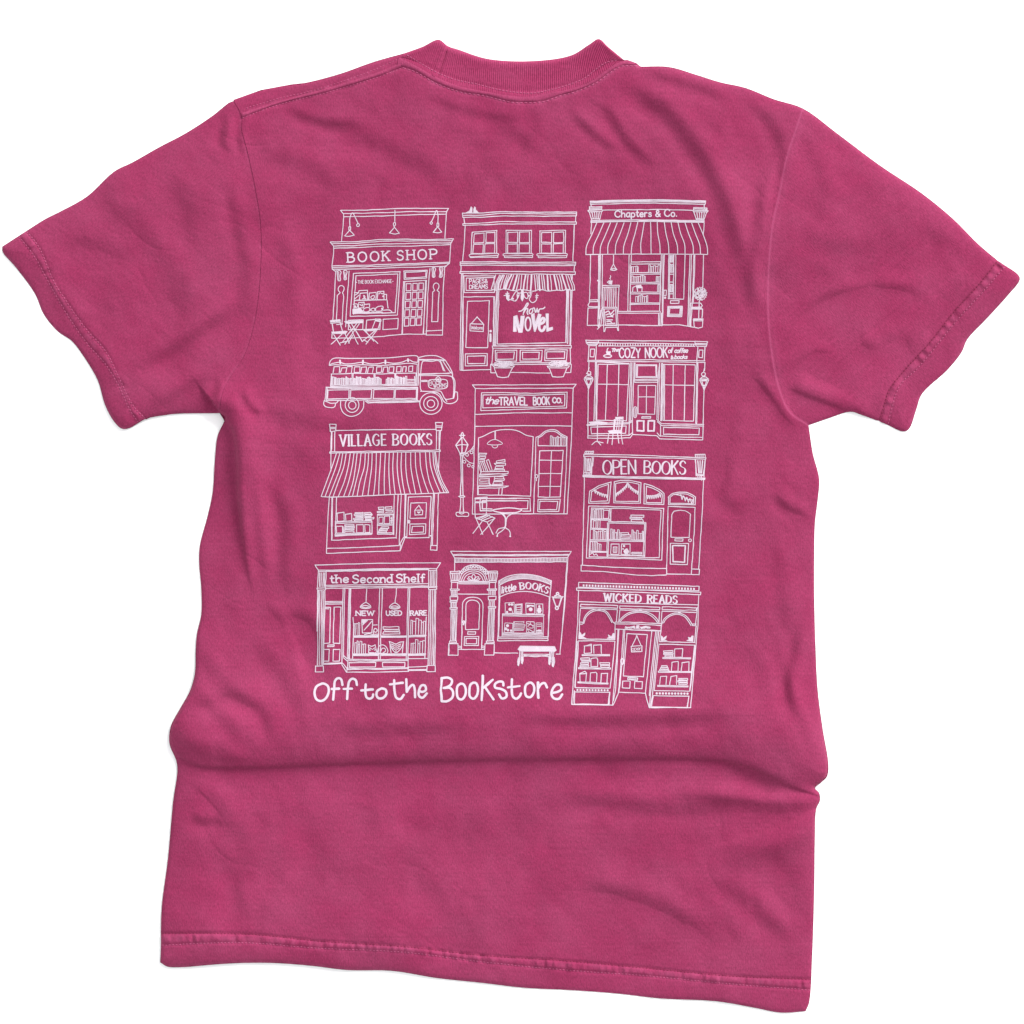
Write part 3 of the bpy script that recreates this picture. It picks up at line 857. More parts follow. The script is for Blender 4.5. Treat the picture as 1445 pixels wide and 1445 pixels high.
def lettering(ink_, style, base, h, text, w, scale):
    """base: 2 or 3 points (start, [apex], end); letters are fitted between them"""
    slant = {'script': .28}.get(style, 0)
    gapf = {'hand': 2.2, 'serif': 3.4, 'slab': 2.3, 'script': 1.1, 'open': 2.0}[style]
    if text == 'BOOK SHOP': gapf = 4.4
    adv = []; x = 0
    for ch in text:
        if ch == ' ': x += 4.5; continue
        gw, st = GL[ch].split('|'); adv.append((ch, x, st)); x += float(gw) + gapf
    tot = x - gapf
    base = [np.array(q, float) for q in base]
    if len(base) == 3:
        mid = base[1] * 2 - (base[0] + base[2]) / 2
        f = lambda u: base[0] * (1 - u)**2 + 2 * mid * u * (1 - u) + base[2] * u * u
    else: f = lambda u: base[0] + (base[1] - base[0]) * u
    rr = random.Random(hash_text(text))
    for ch, x0, st in adv:
        jy = rr.uniform(-.25, .25) if style in ('hand', 'script', 'open') else 0
        js = rr.uniform(.94, 1.06) if style in ('hand', 'open') else 1
        def T(q):
            gx_, gy_ = x0 + q[0], q[1] * js + jy
            gx_ += slant * gy_ - (slant * 3 if slant else 0)
            u = gx_ / tot
            c = f(u); d = f(u + .01) - f(u - .01); d = d / np.hypot(*d)
            up = np.array([d[1], -d[0]])
            return c + up * gy_ / 10 * h
        for stroke in st.split(';'):
            kind, pp = stroke[0], pts(stroke[1:])
            if kind == 'L':
                segs = []; cur = [pp[0]]
                for q in pp[1:]:
                    cur.append(q)
                    segs.append(cur); cur = [q]
                serifs = []
                if style in ('serif', 'slab') and ch not in '.&':
                    for e, o in ((pp[0], pp[1]), (pp[-1], pp[-2])):
                        if abs(e[1] - o[1]) > 2 and (e[1] in (0, 10, 6, -3)): serifs.append(e)
                for sg in segs:
                    a, c = T(sg[0]), T(sg[1])
                    ww = w
                    if style in ('serif', 'open'):
                        dx, dy = sg[1][0] - sg[0][0], sg[1][1] - sg[0][1]
                        if dy > 0: dx, dy = -dx, -dy
                        th = math.atan2(dy, dx); ww = w * (.45 + .85 * abs(math.sin(th + .35))) 
                    ink_.ribbon(resample([a, c], 3.0), ww)
                for e in serifs:
                    ink_.ribbon([T((e[0] - 1.5, e[1])), T((e[0] + 1.5, e[1]))], w * .72)
            else:
                cc = catmull(pp, 4, kind == 'Q')
                if kind == 'Q': cc = cc + [cc[0]]
                q = np.array([T(c) for c in cc])
                ww = np.full(len(q), w)
                if style in ('serif', 'open'):
                    g_ = np.array(cc); tg = np.gradient(g_, axis=0); th = np.arctan2(tg[:, 1], tg[:, 0])
                    ww = w * (.45 + .85 * np.abs(np.sin(th + .35)))
                if kind == 'Q': ink_.ribbon(q[:-1], ww[:-1], closed=True)
                else: ink_.ribbon(q, ww)
def hash_text(t): return sum((i + 1) * ord(c) for i, c in enumerate(t))

def run_print(data):
    cur = None; ox = oy = 0; sc_ = 7.225; W = 0
    def close():
        if cur is None: return
        name, label, a, b_ = cur
        o = a.build(name, shirt)
        o['label'] = label
        for q in b_: q.build('lettering', o)
    for ln_ in data.strip().split('\n'):
        ln_ = ln_.strip()
        if not ln_: continue
        if ln_.startswith('#printed'):
            close(); n_, lab = ln_[1:].split('|'); cur = (n_, lab, Ink(), []); W = 0; continue
        if ln_[0] == '#': continue
        if ln_[0] == '@':
            q = [float(v) for v in ln_[1:].split(',')]; ox, oy = q[0], q[1]; sc_ = q[2] if len(q) > 2 else 7.225; W = 0; continue
        k, rest = ln_[0], ln_[2:]
        I = cur[2]
        wid = ((W / sc_) if W else 1.22) * (.74 if sc_ > 10 else 1)
        S = lambda q: (ox + q[0] / sc_, oy + q[1] / sc_)
        SP = lambda t: [S(q) for q in pts(t)]
        if k == 'W': W = float(rest)
        elif k == 'L': I.line(SP(rest), wid)
        elif k == 'C': I.line(SP(rest), wid, True)
        elif k == 'S': I.ribbon(resample(catmull(SP(rest), 6), 1.6), wid)
        elif k == 'Q': I.ribbon(resample(catmull(SP(rest), 6, True) + [np.array(SP(rest)[0])], 1.6)[:-1], wid, True)
        elif k == 'F': I.fill(SP(rest)); I.line(SP(rest), .8, True, 0)
        elif k == 'D':
            a, r = rest.split(); I.disc(S(pts(a)[0]), float(r) / sc_)
        elif k == 'O':
            a, r = rest.split(); r = [float(v) for v in r.split(',')]; r = r * 2 if len(r) == 1 else r
            I.ribbon(ellipse(S(pts(a)[0]), r[0] / sc_, r[1] / sc_), wid, True)
        elif k == 'K':
            a, o_, i_ = rest.split(); c = S(pts(a)[0]); o_ = [float(v) / sc_ for v in o_.split(',')]; i_ = [float(v) / sc_ for v in i_.split(',')]
            rm = ellipse(c, (o_[0] + i_[0]) / 2, (o_[1] + i_[1]) / 2)
            I.ribbon(rm, abs(o_[0] - i_[0]) if abs(o_[0] - i_[0]) > 1 else abs(o_[1] - i_[1]), True)
        elif k == 'T':
            st, a, h, tx = rest.split('|'); h = float(h) / sc_
            I2 = Ink(); cur[3].append(I2)
            lettering(I2, st, SP(a), h, tx, (W / sc_) if W else max(.11 * h, .72), sc_)
        elif k == 'N' or k == 'M':
            f = rest.split(); p0, p1 = pts(f[0])[0], pts(f[1])[0]; n = int(f[2]); h = float(f[3]); rise = float(f[4]) if len(f) > 4 and k == 'N' else 0
            for i in range(n):
                u = (i + .5) / n
                x = p0[0] + (p1[0] - p0[0]) * u; y = p0[1] + (p1[1] - p0[1]) * u - rise * 4 * u * (1 - u)
                if k == 'N':
                    tilt = (u - .5) * rise * .18
                    I.ribbon([S((x - tilt, y + h / 2)), S((x + tilt, y - h / 2))], 1.15, cap=False)
                elif len(f) > 4: I.disc(S((x, y)), h / 2 / sc_)
                else:
                    r = h / 2; I.fill([S((x - r * .8, y - r)), S((x + r * .8, y - r)), S((x + r * .8, y + r)), S((x - r * .8, y + r))])
        elif k == 'B':
            f = rest.split(); p0, p1 = pts(f[0])[0], pts(f[1])[0]; n = int(f[2]); lo, hi = [float(v) for v in f[3].split(',')]
            r = random.Random(int(p0[0] + p0[1])); x = 0; ws = [r.uniform(.7, 1.3) for _ in range(n)]; tot = sum(ws)
            thin = wid * .95 if W else 1.0
            up = (0.02 if True else 0)
            for wv in ws:
                a, c = x / tot, (x + wv) / tot; x += wv
                hh = r.uniform(lo, hi)
                q = lambda u, v: S((p0[0] + (p1[0] - p0[0]) * u + v * .03, p0[1] + (p1[1] - p0[1]) * u - v))
                I.line([q(a, 0), q(a, hh), q(c - .01, hh * .97), q(c - .01, 0)], thin, wob=.05)
        elif k == 'V':
            f = rest.split(); p0, p1 = pts(f[0])[0], pts(f[1])[0]; n = int(f[2]); h = float(f[3])
            for i in range(n):
                u0, u1 = (i + .1) / n, (i + .9) / n; um = (u0 + u1) / 2
                g_ = lambda u, d=0: S((p0[0] + (p1[0] - p0[0]) * u, p0[1] + (p1[1] - p0[1]) * u + 30 * u * (1 - u) * (1 if n > 4 else .3) + d))
                I.line([g_(u0), g_(um, h), g_(u1)], 1.2, wob=0)
        elif k == 'Z':
            a, r, n = rest.split(); c = pts(a)[0]; r = [float(v) for v in r.split(',')]; ry = r[-1] / r[0]; r = r[0]; rr = random.Random(4)
            for i in range(int(n) * 2):
                an = rr.uniform(0, 6.28); ra = r * math.sqrt(rr.uniform(.02, .95)); x, y = c[0] + ra * math.cos(an), c[1] + ry * ra * math.sin(an)
                an2 = rr.uniform(0, 6.28); l = rr.uniform(8, 15)
                I.ribbon(catmull([S((x - l * math.cos(an2), y - l * math.sin(an2))), S((x + 4, y - 4)), S((x + l * math.cos(an2), y + l * math.sin(an2)))], 3), 1.1)
            ring = [S((c[0] + (r + 10 * (i % 2) + rr.uniform(-3, 3)) * math.cos(i * 6.283 / 34), c[1] + ry * (r + 12 * (i % 2)) * math.sin(i * 6.283 / 34))) for i in range(34)]
            I.ribbon(ring, 1.2, True)
    close()

DRAWING = """
#printed_storefront|white line drawing of a book shop with three gooseneck lamps and café chairs
@450,280
L 220,122 500,118 800,102 1100,100 1322,102 1302,135
L 220,122 250,158
L 250,155 600,148 900,135 1305,135
L 255,188 600,180 900,168 1295,160
L 250,155 254,190 232,438
L 1302,135 1298,160 1285,408
L 115,445 400,440 620,418 850,416 1100,420 1372,412 1345,458
L 115,445 150,487
L 128,462 400,456 620,435 850,434 1355,430
L 150,485 400,480 600,465 900,460 1345,452
L 155,508 400,502 600,488 900,487 1338,470
L 150,485 150,560 133,690
L 1345,455 1338,560 1332,655
L 133,688 500,680 900,665 1332,650
L 140,703 500,696 900,680 1330,662
L 135,722 500,716 900,702 1290,692 1332,662
L 133,690 137,722 165,742 185,738
L 1300,690 1278,706
W 15
T slab|296,650 1202,614|96|BOOK SHOP
W 0
L 172,740 165,900 142,1240
L 308,740 298,880 272,1310
Q 190,742 212,735 226,752 216,790 220,835 198,840 191,800
Q 252,740 275,733 288,745 276,790 280,825 258,830 258,790
L 202,750 204,830
L 264,750 268,820
S 217,962 197,935 205,900 228,888 254,902 256,930 240,962
L 217,962 188,988 184,1100 178,1235
L 240,962 254,988 246,1100 234,1290
C 352,765 828,747 800,1190 318,1203
L 352,1180 378,788 805,770 778,1165
T hand|398,870 742,860|34|THE BOOK EXCHANGE
D 384,856 5
D 754,846 5
L 352,1175 778,1165
L 405,962 407,942 495,936 495,955
C 420,968 495,962 499,1035 412,1038
L 362,962 404,960
L 362,990 402,965
L 362,1028 410,985
L 362,1040 412,1035
S 445,1025 460,1015 455,985 470,1000 465,1028 480,1020
C 515,964 584,958 580,1033 508,1036
S 528,1005 550,990 565,990 560,1020 540,1025 530,1012
C 598,952 662,946 664,960 664,1032 595,1034
L 664,978 690,978 690,1030
D 655,998 9
S 612,975 622,962 635,965 640,975 655,968
L 360,1042 500,1040 694,1034 705,1118
C 405,1062 462,1058 456,1115 402,1118
S 418,1080 430,1090 445,1100 440,1075
L 462,1080 518,1076 516,1105
S 350,1080 370,1075 395,1080 390,1110 360,1115
D 372,1100 9
F 345,1130 420,1120 450,1150 440,1172 345,1175
S 455,1130 470,1118 500,1112 520,1120 510,1150 460,1155 455,1130
L 455,1160 515,1158
S 525,1140 545,1120 565,1120 580,1135 560,1150 530,1145
S 568,1135 590,1110 615,1100 652,1100 655,1115 640,1145 580,1150
D 645,1125 11
L 655,1140 710,1135 730,1140 750,1165 640,1172
L 440,1168 650,1160
C 300,1243 452,1238 448,1338 300,1340
C 487,1241 628,1230 622,1335 480,1338
C 655,1232 808,1223 802,1330 652,1338
C 866,740 1104,732 1100,812 870,826
C 882,752 1092,744 1090,800 884,812
L 845,1387 862,848 1098,834 1062,1380
L 1088,840 1066,1380
L 876,850 852,1380
C 890,870 940,869 938,940 890,942
C 958,867 1003,866 1002,938 957,940
C 1020,864 1066,863 1064,933 1018,935
C 887,960 937,958 934,1028 886,1032
C 953,956 1001,955 998,1026 950,1029
C 1016,955 1062,953 1060,1022 1014,1025
C 882,1048 932,1046 928,1115 880,1118
C 950,1045 996,1043 992,1112 946,1115
C 1012,1042 1057,1041 1054,1110 1010,1112
C 878,1136 924,1134 920,1207 874,1210
C 943,1133 990,1132 986,1204 938,1206
C 1008,1130 1052,1128 1048,1200 1003,1202
C 874,1222 918,1221 916,1300 870,1303
C 936,1220 982,1218 978,1295 930,1297
C 998,1218 1047,1216 1043,1291 992,1294
L 130,1424 500,1418 700,1400 840,1386 1090,1382
L 130,1424 135,1360
L 1132,715 1115,900 1095,1390
L 1282,705 1268,900 1260,1392
L 1092,1352 1262,1343
L 1092,1393 1262,1393
Q 1155,710 1175,702 1190,718 1180,755 1182,800 1160,804 1158,760
Q 1230,708 1248,700 1264,712 1255,755 1255,800 1228,803 1236,760
L 1168,712 1170,798
L 1245,712 1242,798
S 1180,938 1166,905 1175,872 1200,862 1222,880 1222,910 1205,938
L 1180,938 1160,955 1158,1060 1150,1258 1212,1256 1217,1060 1226,955 1205,938
L 775,118 774,235
Q 774,240 782,260 770,285 758,262
L 770,295 820,355 774,365 720,352 770,295
L 765,285 772,300
S 316,285 316,200 342,145 368,190 398,252
Q 385,268 400,256 415,268 402,288 386,282
C 312,325 262,382 312,388 360,375
C 306,290 324,290 322,322 306,324
Q 1132,250 1144,238 1158,250 1146,265
S 1147,238 1170,190 1200,120 1214,170 1213,250
C 1205,252 1222,252 1222,285 1203,287
C 1212,290 1166,345 1212,350 1252,343
@450,440
C 115,90 215,80 218,95 118,105
L 120,118 222,108
F 115,92 216,84 220,95 120,104
L 135,120 150,205
L 215,105 240,195
L 180,130 240,120
F 130,208 262,195 290,200 270,225 135,222
L 150,230 218,340
L 250,215 125,330
L 215,318 290,300
L 262,215 310,320
L 262,100 300,95 450,90
F 265,105 450,95 452,112 290,122
L 300,120 400,330
L 330,120 440,300
L 415,115 265,330
L 385,120 240,310
L 300,185 445,180
F 445,180 590,172 570,192 470,198
L 460,190 600,322
L 475,195 560,300
L 632,80 605,170 480,330
L 575,90 540,180
L 575,190 440,305
F 575,70 636,85 630,105 572,92
L 455,285 500,310
L 300,320 345,240
#printed_storefront|white line drawing of a two storey bookshop with striped awning, chandelier and flower tubs
@640,280
L 90,150 300,148 480,135 900,140 1255,138 1250,180
C 90,152 300,150 480,137 900,142 1255,140 1253,178 900,180 480,178 300,192 95,193
L 92,172 300,170 480,152 900,158 1250,155
F 125,148 165,125 178,85 190,95 188,150
F 205,145 203,110 215,85 225,95 225,115 260,150
L 105,196 112,250
L 1245,182 1242,240
C 95,258 250,254 480,236 800,240 1252,240 1252,262 800,262 480,260 250,272 96,275
L 118,275 110,450 92,640
L 1230,264 1226,450 1218,640
C 190,345 442,325 438,560 178,565
C 212,362 312,352 308,450 204,456
C 332,350 422,343 420,450 330,450
C 204,468 304,465 300,562 196,562
C 322,463 420,461 416,560 318,560
Q 160,575 300,567 460,565 458,578 445,580 300,588 162,590
L 168,590 170,603 452,600 450,582
C 535,325 795,325 792,560 535,560
C 553,345 655,342 652,450 553,448
C 672,342 775,340 776,450 670,450
C 550,466 652,463 650,558 550,558
C 670,463 775,463 772,558 666,558
Q 505,568 650,566 808,565 810,578 650,583 508,582
L 518,585 520,603 805,602 805,580
C 880,330 1142,325 1138,560 880,560
C 898,350 1002,345 1000,452 895,448
C 1022,345 1122,342 1120,450 1018,450
C 896,464 998,463 996,560 895,558
C 1018,463 1120,463 1118,560 1015,558
Q 850,568 1000,566 1158,565 1160,578 1000,583 852,582
L 862,585 864,603 1152,602 1155,580
C 68,648 400,645 700,652 1246,650 1243,683 700,684 400,680 68,682
L 68,664 400,660 700,668 1243,668
L 76,684 74,740
L 1232,685 1230,742
C 65,748 400,742 900,748 1242,748 1240,776 900,772 400,768 66,765
L 82,770 78,1000 66,1750
L 95,770 96,960 82,1750
C 105,790 415,790 412,820 416,945 418,958 108,960
L 128,938 130,812 408,806
L 128,938 395,938
W 8
T hand|162,868 345,862|42|PAGES&
T hand|162,922 348,918|40|DREAMS
W 0
L 430,780 385,925 432,938
S 432,938 480,930 520,920 560,928 600,940 640,938 680,930 740,935 790,945 820,945 860,932 910,932 960,945 1010,940 1060,935 1110,940 1160,925 1190,935 1235,935
L 1235,935 1230,890 1200,820 1195,780
L 470,782 435,860 425,935
W 16
L 505,782 462,860 455,932
L 590,782 552,850 528,925
L 648,782 630,850 605,938
L 735,782 720,860 712,930
L 795,782 792,860 785,942
L 872,782 872,860 880,938
L 955,782 962,860 968,940
L 1025,782 1040,860 1055,935
L 1105,782 1130,860 1148,930
W 0
L 485,782 445,860 438,935
L 520,782 490,860 472,930
L 545,782 520,860 508,922
L 565,782 535,860 515,925
L 612,782 585,860 560,930
L 670,782 660,860 640,938
L 695,782 690,860 680,930
L 760,782 752,860 748,938
L 825,782 830,860 838,945
L 848,782 855,860 862,932
L 895,782 905,860 912,932
L 915,782 925,860 935,940
L 985,782 995,860 1000,942
L 1050,782 1075,860 1085,938
L 1078,782 1100,860 1110,940
L 1145,782 1165,860 1188,932
L 1165,782 1205,880 1215,935
L 1210,782 1208,840
L 95,1750 98,1003 418,1003 405,1500
L 125,1520 142,1050 365,1042 347,1522 125,1520
L 410,1003 403,1500
L 438,945 415,1500
L 450,945 428,1500
L 463,945 445,1485 1145,1470 1165,935
L 428,1502 1190,1498
L 1160,935 1142,1470
L 1152,935 1148,1470
L 1175,935 1162,1480
L 1208,935 1190,1500
L 1195,935 1185,1490
L 180,1275 240,1210 300,1275
C 170,1278 308,1282 303,1358 167,1350
T script|178,1335 302,1335|34|Welcome
D 240,1208 6
D 378,1353 13
W 20
L 376,1385 376,1455
W 0
C 395,1505 1200,1500 1200,1525 398,1528
L 402,1530 388,1695 398,1705
L 1190,1525 1192,1690
C 425,1548 645,1548 640,1660 428,1655
C 442,1568 620,1565 612,1638 440,1640
C 680,1548 905,1548 895,1660 678,1660
C 702,1568 875,1568 870,1638 704,1638
C 932,1545 1160,1545 1150,1655 930,1655
C 950,1565 1135,1563 1130,1632 948,1635
C 120,1585 345,1582 342,1705 120,1708
C 142,1608 325,1605 318,1685 145,1685
L 80,1752 380,1743
L 66,1750 80,1752
C 388,1690 600,1675 1190,1675 1195,1690 600,1695
L 380,1690 380,1778 430,1778
L 585,1775 985,1780
L 1140,1775 1195,1775 1200,1690
#a
@640,380
Z 512,965 92,26 26
C 405,985 620,985 600,1005 420,1005
L 415,1008 448,1095 500,1104 555,1098 600,1008
Z 1072,962 92,26 26
C 955,988 1182,985 1165,1005 965,1005
L 975,1008 1008,1095 1060,1100 1120,1095 1155,1008
W 9
S 515,268 545,268 560,300 600,315 630,325 650,300 668,255 640,225 620,250 585,310
S 625,325 650,300 650,250 700,240 
L 548,230 552,290
L 532,250 565,245
F 535,255 570,262 560,320 540,300
F 690,215 712,215 718,290 700,325 685,300
S 715,240 745,235 760,270 750,300 725,285 715,255
S 765,240 790,245 780,290 770,300 800,340 840,320 850,250
L 783,225 783,260
L 770,240 800,240
L 835,272 865,268
L 838,290 858,290
D 560,312 12
D 605,300 10
D 655,270 10
D 770,270 10
@720,400,20.64
W 46
S 250,812 330,795 420,700 480,590 515,560 525,590 490,660 430,745 395,820 378,905
S 388,860 450,755 510,725 510,770 488,850 515,905
Q 605,740 555,800 560,875 610,872 655,800 650,745
S 650,735 695,705 715,760 738,858 788,715 795,790 818,855 850,750 910,740 960,735 1008,690
W 0
F 100,960 200,930 225,1040 280,1270 295,1120 310,950 415,945 385,1180 350,1425 245,1425 210,1300 175,1170 180,1400 90,1400 95,1200
K 518,1180 105,235 55,150
F 610,905 700,870 715,1020 735,1160 775,1020 820,880 905,910 830,1120 730,1400 700,1400 650,1150
W 105
S 885,1175 960,1140 995,1080 985,1015 950,1005 895,1060 850,1180 850,1320 910,1385 975,1345 1010,1255
W 0
F 1035,885 1115,880 1112,1100 1112,1300 1230,1270 1240,1340 1150,1375 1060,1400 1048,1150
#printed_storefront|white line drawing of a corner bookshop with wide awning, sandwich board and topiary
@820,270
C 92,100 400,90 750,85 1270,98 1265,132 750,120 400,125 95,132
L 95,118 400,108 750,102 1265,115
L 92,108 400,98 750,92 1268,106
L 100,135 104,155
L 1255,132 1255,160
C 85,158 212,156 208,185 85,188
L 85,172 210,170
L 68,200 85,188
C 70,195 218,190 215,205 78,210
L 85,212 108,295 188,293 210,205
L 110,212 125,280
L 135,212 143,280
L 160,212 160,280
L 185,212 175,280
L 108,280 185,278
L 215,192 600,186 900,186 1145,195
L 1255,165 1262,180
C 1148,165 1283,170 1283,192 1146,190
L 1146,178 1283,182
C 1140,195 1295,198 1285,212 1145,208
L 1150,212 1175,290 1250,292 1280,215
L 1180,215 1192,285
L 1205,215 1212,285
L 1230,215 1228,285
L 1255,218 1242,285
L 1172,280 1250,282
C 100,300 400,292 750,290 1255,300 1252,318 750,308 400,308 100,318
L 100,309 750,299 1252,309
W 13
T hand|345,262 975,255|66|Chapters & Co.
W 0
L 105,320 100,435
L 1255,320 1245,450
S 160,320 110,440 55,560 48,645
L 48,645 400,640 900,640 1288,643
S 1195,325 1240,430 1285,565 1290,643
S 232,320 180,440 128,560 122,640
S 300,320 250,440 200,560 193,640
S 368,320 322,440 275,550 272,640
S 438,320 395,440 355,540 348,640
S 508,318 478,430 435,560 430,640
S 578,315 550,430 520,540 510,640
S 644,312 625,430 608,540 612,640
S 708,312 712,430 712,540 714,640
S 776,312 782,430 802,540 806,640
S 848,315 865,430 890,540 895,640
S 918,318 940,430 980,550 985,640
S 988,320 1015,430 1055,540 1060,640
S 1060,322 1095,430 1140,550 1145,640
S 1128,325 1165,430 1210,550 1217,640
L 96,650 94,900 85,1110
L 180,650 178,900 172,1380
L 198,650 192,900 190,1200
L 218,650 215,950 212,1180
L 188,650 184,1300
C 85,1108 168,1105 168,1125 85,1125
L 88,1128 70,1160 78,1175 170,1175
L 68,1190 170,1188
L 72,1190 62,1367 170,1367
D 172,910 10
L 330,650 330,740
C 330,742 300,800 335,808 365,798
Q 312,790 335,785 358,792 345,803 322,803
C 215,960 390,958 388,975 218,978
L 218,982 215,1180
L 236,982 232,1175
L 255,982 250,1110
L 275,982 270,1175
L 295,982 292,1175
L 315,982 312,1175
L 335,982 330,1175
L 355,982 352,1175
L 385,982 378,1215
F 282,945 285,910 318,912 312,950
S 285,935 265,930 285,912
S 300,898 292,885 303,875 298,860
C 222,1182 365,1182 382,1420 375,1420 368,1385 250,1388 240,1430 232,1430
L 235,1200 250,1370 362,1370 350,1200
L 222,1200 355,1198
W 12
S 250,1235 280,1220 300,1250 335,1215
S 255,1260 290,1250 315,1270 335,1250
S 265,1280 300,1275 325,1280
L 262,1310 320,1310
L 262,1350 345,1345
S 262,1330 290,1325 310,1335
W 0
L 215,1180 175,1400 165,1405
L 200,1210 185,1390
L 220,1230 200,1380
L 490,650 485,900 475,1220
L 513,650 512,720
L 505,745 500,1215
C 510,720 812,718 812,740 508,742
L 505,830 808,828
L 505,846 808,844
L 503,930 806,926
L 503,945 806,942
L 500,1028 804,1028
L 500,1046 804,1044
L 498,1140 800,1138
L 496,1152 800,1150
L 496,1222 480,1222
B 512,828 575,828 3 60,72
B 575,828 580,828 1 60,62
B 688,828 804,828 6 62,82
B 510,928 655,926 8 50,72
B 765,926 804,926 3 50,72
L 525,1026 528,980 560,965 570,980 575,1026
F 560,960 610,955 620,975 620,985 565,985
L 575,1026 575,985
L 620,1026 622,975
B 778,1026 802,1026 2 70,78
B 555,1128 680,1128 7 52,75
L 835,650 825,1370
L 818,650 810,1000 800,1220
L 848,650 838,1000 830,1365
L 812,745 800,1220
L 895,650 888,1095 1045,1100 1060,650
L 905,650 900,1090
L 945,650 940,1090
L 965,650 960,1090
C 905,655 940,655 938,720 903,722
B 905,722 938,722 4 60,70
C 902,745 938,745 936,825 900,825
B 903,822 935,822 3 60,72
L 900,845 940,845
L 900,925 940,925
C 900,950 935,950 932,1025 898,1025
B 900,1022 930,1022 3 50,68
L 898,1045 938,1045
C 845,1008 870,1008 866,1065 842,1062
D 856,1085 12
C 912,1115 1000,1115 995,1142 910,1142
C 885,1172 1032,1172 1025,1278 880,1275
C 905,1190 1012,1190 1005,1255 900,1252
C 893,1181 1022,1181 1014,1266 889,1264
L 1110,650 1100,900 1088,1375
L 1125,650 1118,900 1100,1375
L 1150,650 1140,1000 1120,1375
L 1160,650 1150,1000 1145,1130
L 1248,650 1240,980
C 1115,1140 1220,1140 1235,1165 1228,1180 1118,1180
L 1115,1190 1230,1190
L 1115,1200 1238,1200
L 1238,1200 1232,1290
L 1118,1200 1112,1375
S 80,1367 500,1362 790,1370 830,1368
L 375,1362 790,1370
L 375,1225 806,1222
L 375,1242 800,1242
L 372,1215 372,1240
L 806,1222 798,1370
L 820,1242 812,1368
L 790,1245 788,1368
L 830,1360 1000,1360 1090,1375 1150,1385
W 10
Z 1215,1045 58 34
W 0
L 1205,1120 1200,1300
C 1145,1300 1242,1300 1235,1385 1195,1395 1155,1385
L 1145,1320 1238,1320
L 1142,1310 1242,1310
#printed_truck|white line drawing of an old pickup truck loaded with shelves of books
@450,440
S 105,545 115,505 150,475 300,475 700,470 990,448 1010,460 1008,510
S 105,545 130,530 170,520 215,515 260,530 330,530 450,515 520,530 600,530 680,515 760,525 840,515 920,490 960,510 1005,515
S 110,548 160,540 300,548 440,540 600,548 800,535 920,525 1005,535
W 18
L 215,495 218,525
L 450,495 448,528
L 678,495 678,528
L 908,482 910,505
W 0
L 155,560 145,620
L 212,560 208,620
L 155,560 205,558
L 220,618 235,572 285,570 275,620
L 290,560 340,558 330,620
C 365,562 420,560 415,618 360,620
L 425,620 435,565 485,562 478,620
L 495,620 510,565 555,562 545,620
C 590,562 642,560 635,618 588,620
L 650,618 662,565 702,562 700,618
C 718,562 765,560 760,618 712,620
C 795,558 838,556 835,612 790,614
L 850,612 858,560 890,558 885,612
C 918,555 958,552 955,608 915,610
L 125,635 340,628 600,632 995,625
L 128,635 118,765
L 338,630 338,740
L 350,630 348,740
L 562,630 562,740
L 572,630 572,740
L 775,630 775,740
L 785,630 785,740
L 990,625 985,745
L 1003,545 995,745
L 135,660 130,740
W 9
B 140,740 335,742 15 55,82
B 352,742 560,742 17 55,84
B 576,742 635,742 5 55,80
B 685,742 772,742 7 50,80
B 790,740 895,740 9 60,88
L 900,690 975,690
L 900,705 975,705
L 900,725 975,722
L 975,660 980,740
W 0
L 120,748 560,742 995,738
L 120,760 560,755 1000,750
L 72,768 560,772 1005,768
L 80,775 500,784 1005,775
L 75,768 60,905
L 85,785 78,905
C 92,798 308,795 305,888 88,890
C 325,796 540,793 532,885 320,888
C 560,793 768,792 762,884 552,885
C 782,790 995,788 992,884 775,885
L 1008,770 1002,900
L 80,905 500,900 1005,898
L 998,785 995,895
S 55,905 48,940 65,965 100,975 150,975 165,960 168,935
L 55,905 120,935 180,930
L 475,910 500,930 760,925 1030,918
L 490,908 510,918 760,914 1030,910
L 180,930 200,905
O 338,950 70,76
O 340,953 38,40
S 222,908 222,970 250,1030 320,1066 400,1045 450,985 458,910
O 1142,935 114,110
O 1142,935 74,72
O 1142,937 38,38
S 1020,465 1100,448 1200,450 1260,475 1290,495
L 1010,460 1020,500 1010,750
S 1020,492 1120,492 1200,488 1280,500
L 1020,480 1022,485 1280,490
S 1048,810 1035,780 1040,600 1050,525 1060,505 1150,505 1225,500 1270,600
L 1015,632 1200,630 1330,630
L 1015,640 1200,634 1350,622
L 1012,652 1200,648 1300,650 1355,660
L 1240,502 1285,605
L 1265,505 1335,610 1358,630
L 1290,495 1330,560 1360,625 1362,660
S 1362,660 1385,700 1385,800 1375,880
S 1355,662 1372,700 1375,800 1368,880
S 1035,810 1150,812 1240,810 1260,840 1290,890 1370,882
S 1160,820 1220,830 1250,870 1275,915 1310,935 1370,930 1410,900 1412,820
L 1290,895 1305,915
L 1375,880 1388,815 1412,820
L 1045,700 1105,700
L 1045,712 1105,710
Q 1120,700 1180,690 1260,688 1305,700 1312,740 1305,770 1215,788 1125,770 1115,735
T hand|1130,750 1255,742|46|BOOK
T hand|1170,778 1305,768|38|WORMS
Q 1190,690 1215,660 1242,690 1220,715
D 1215,690 12
#printed_storefront|white line drawing of a travel bookshop with arched window, street lamp and bistro set
@640,530
C 192,95 700,95 1250,88 1220,128 700,130 222,132
L 222,132 215,600 192,1410
L 1220,128 1205,560 1158,1410
C 285,175 500,172 800,180 1158,168 1152,330 800,340 500,350 278,358
C 300,198 500,195 800,200 1135,188 1130,310 800,322 500,325 298,330
W 13
T script|325,290 460,288|70|the
W 14
T hand|466,300 752,300|80|TRAVEL
T hand|815,298 978,295|76|BOOK
T hand|1010,278 1105,278|50|CO.
W 0
L 225,395 700,380 1205,380
L 228,518 700,510 1200,515
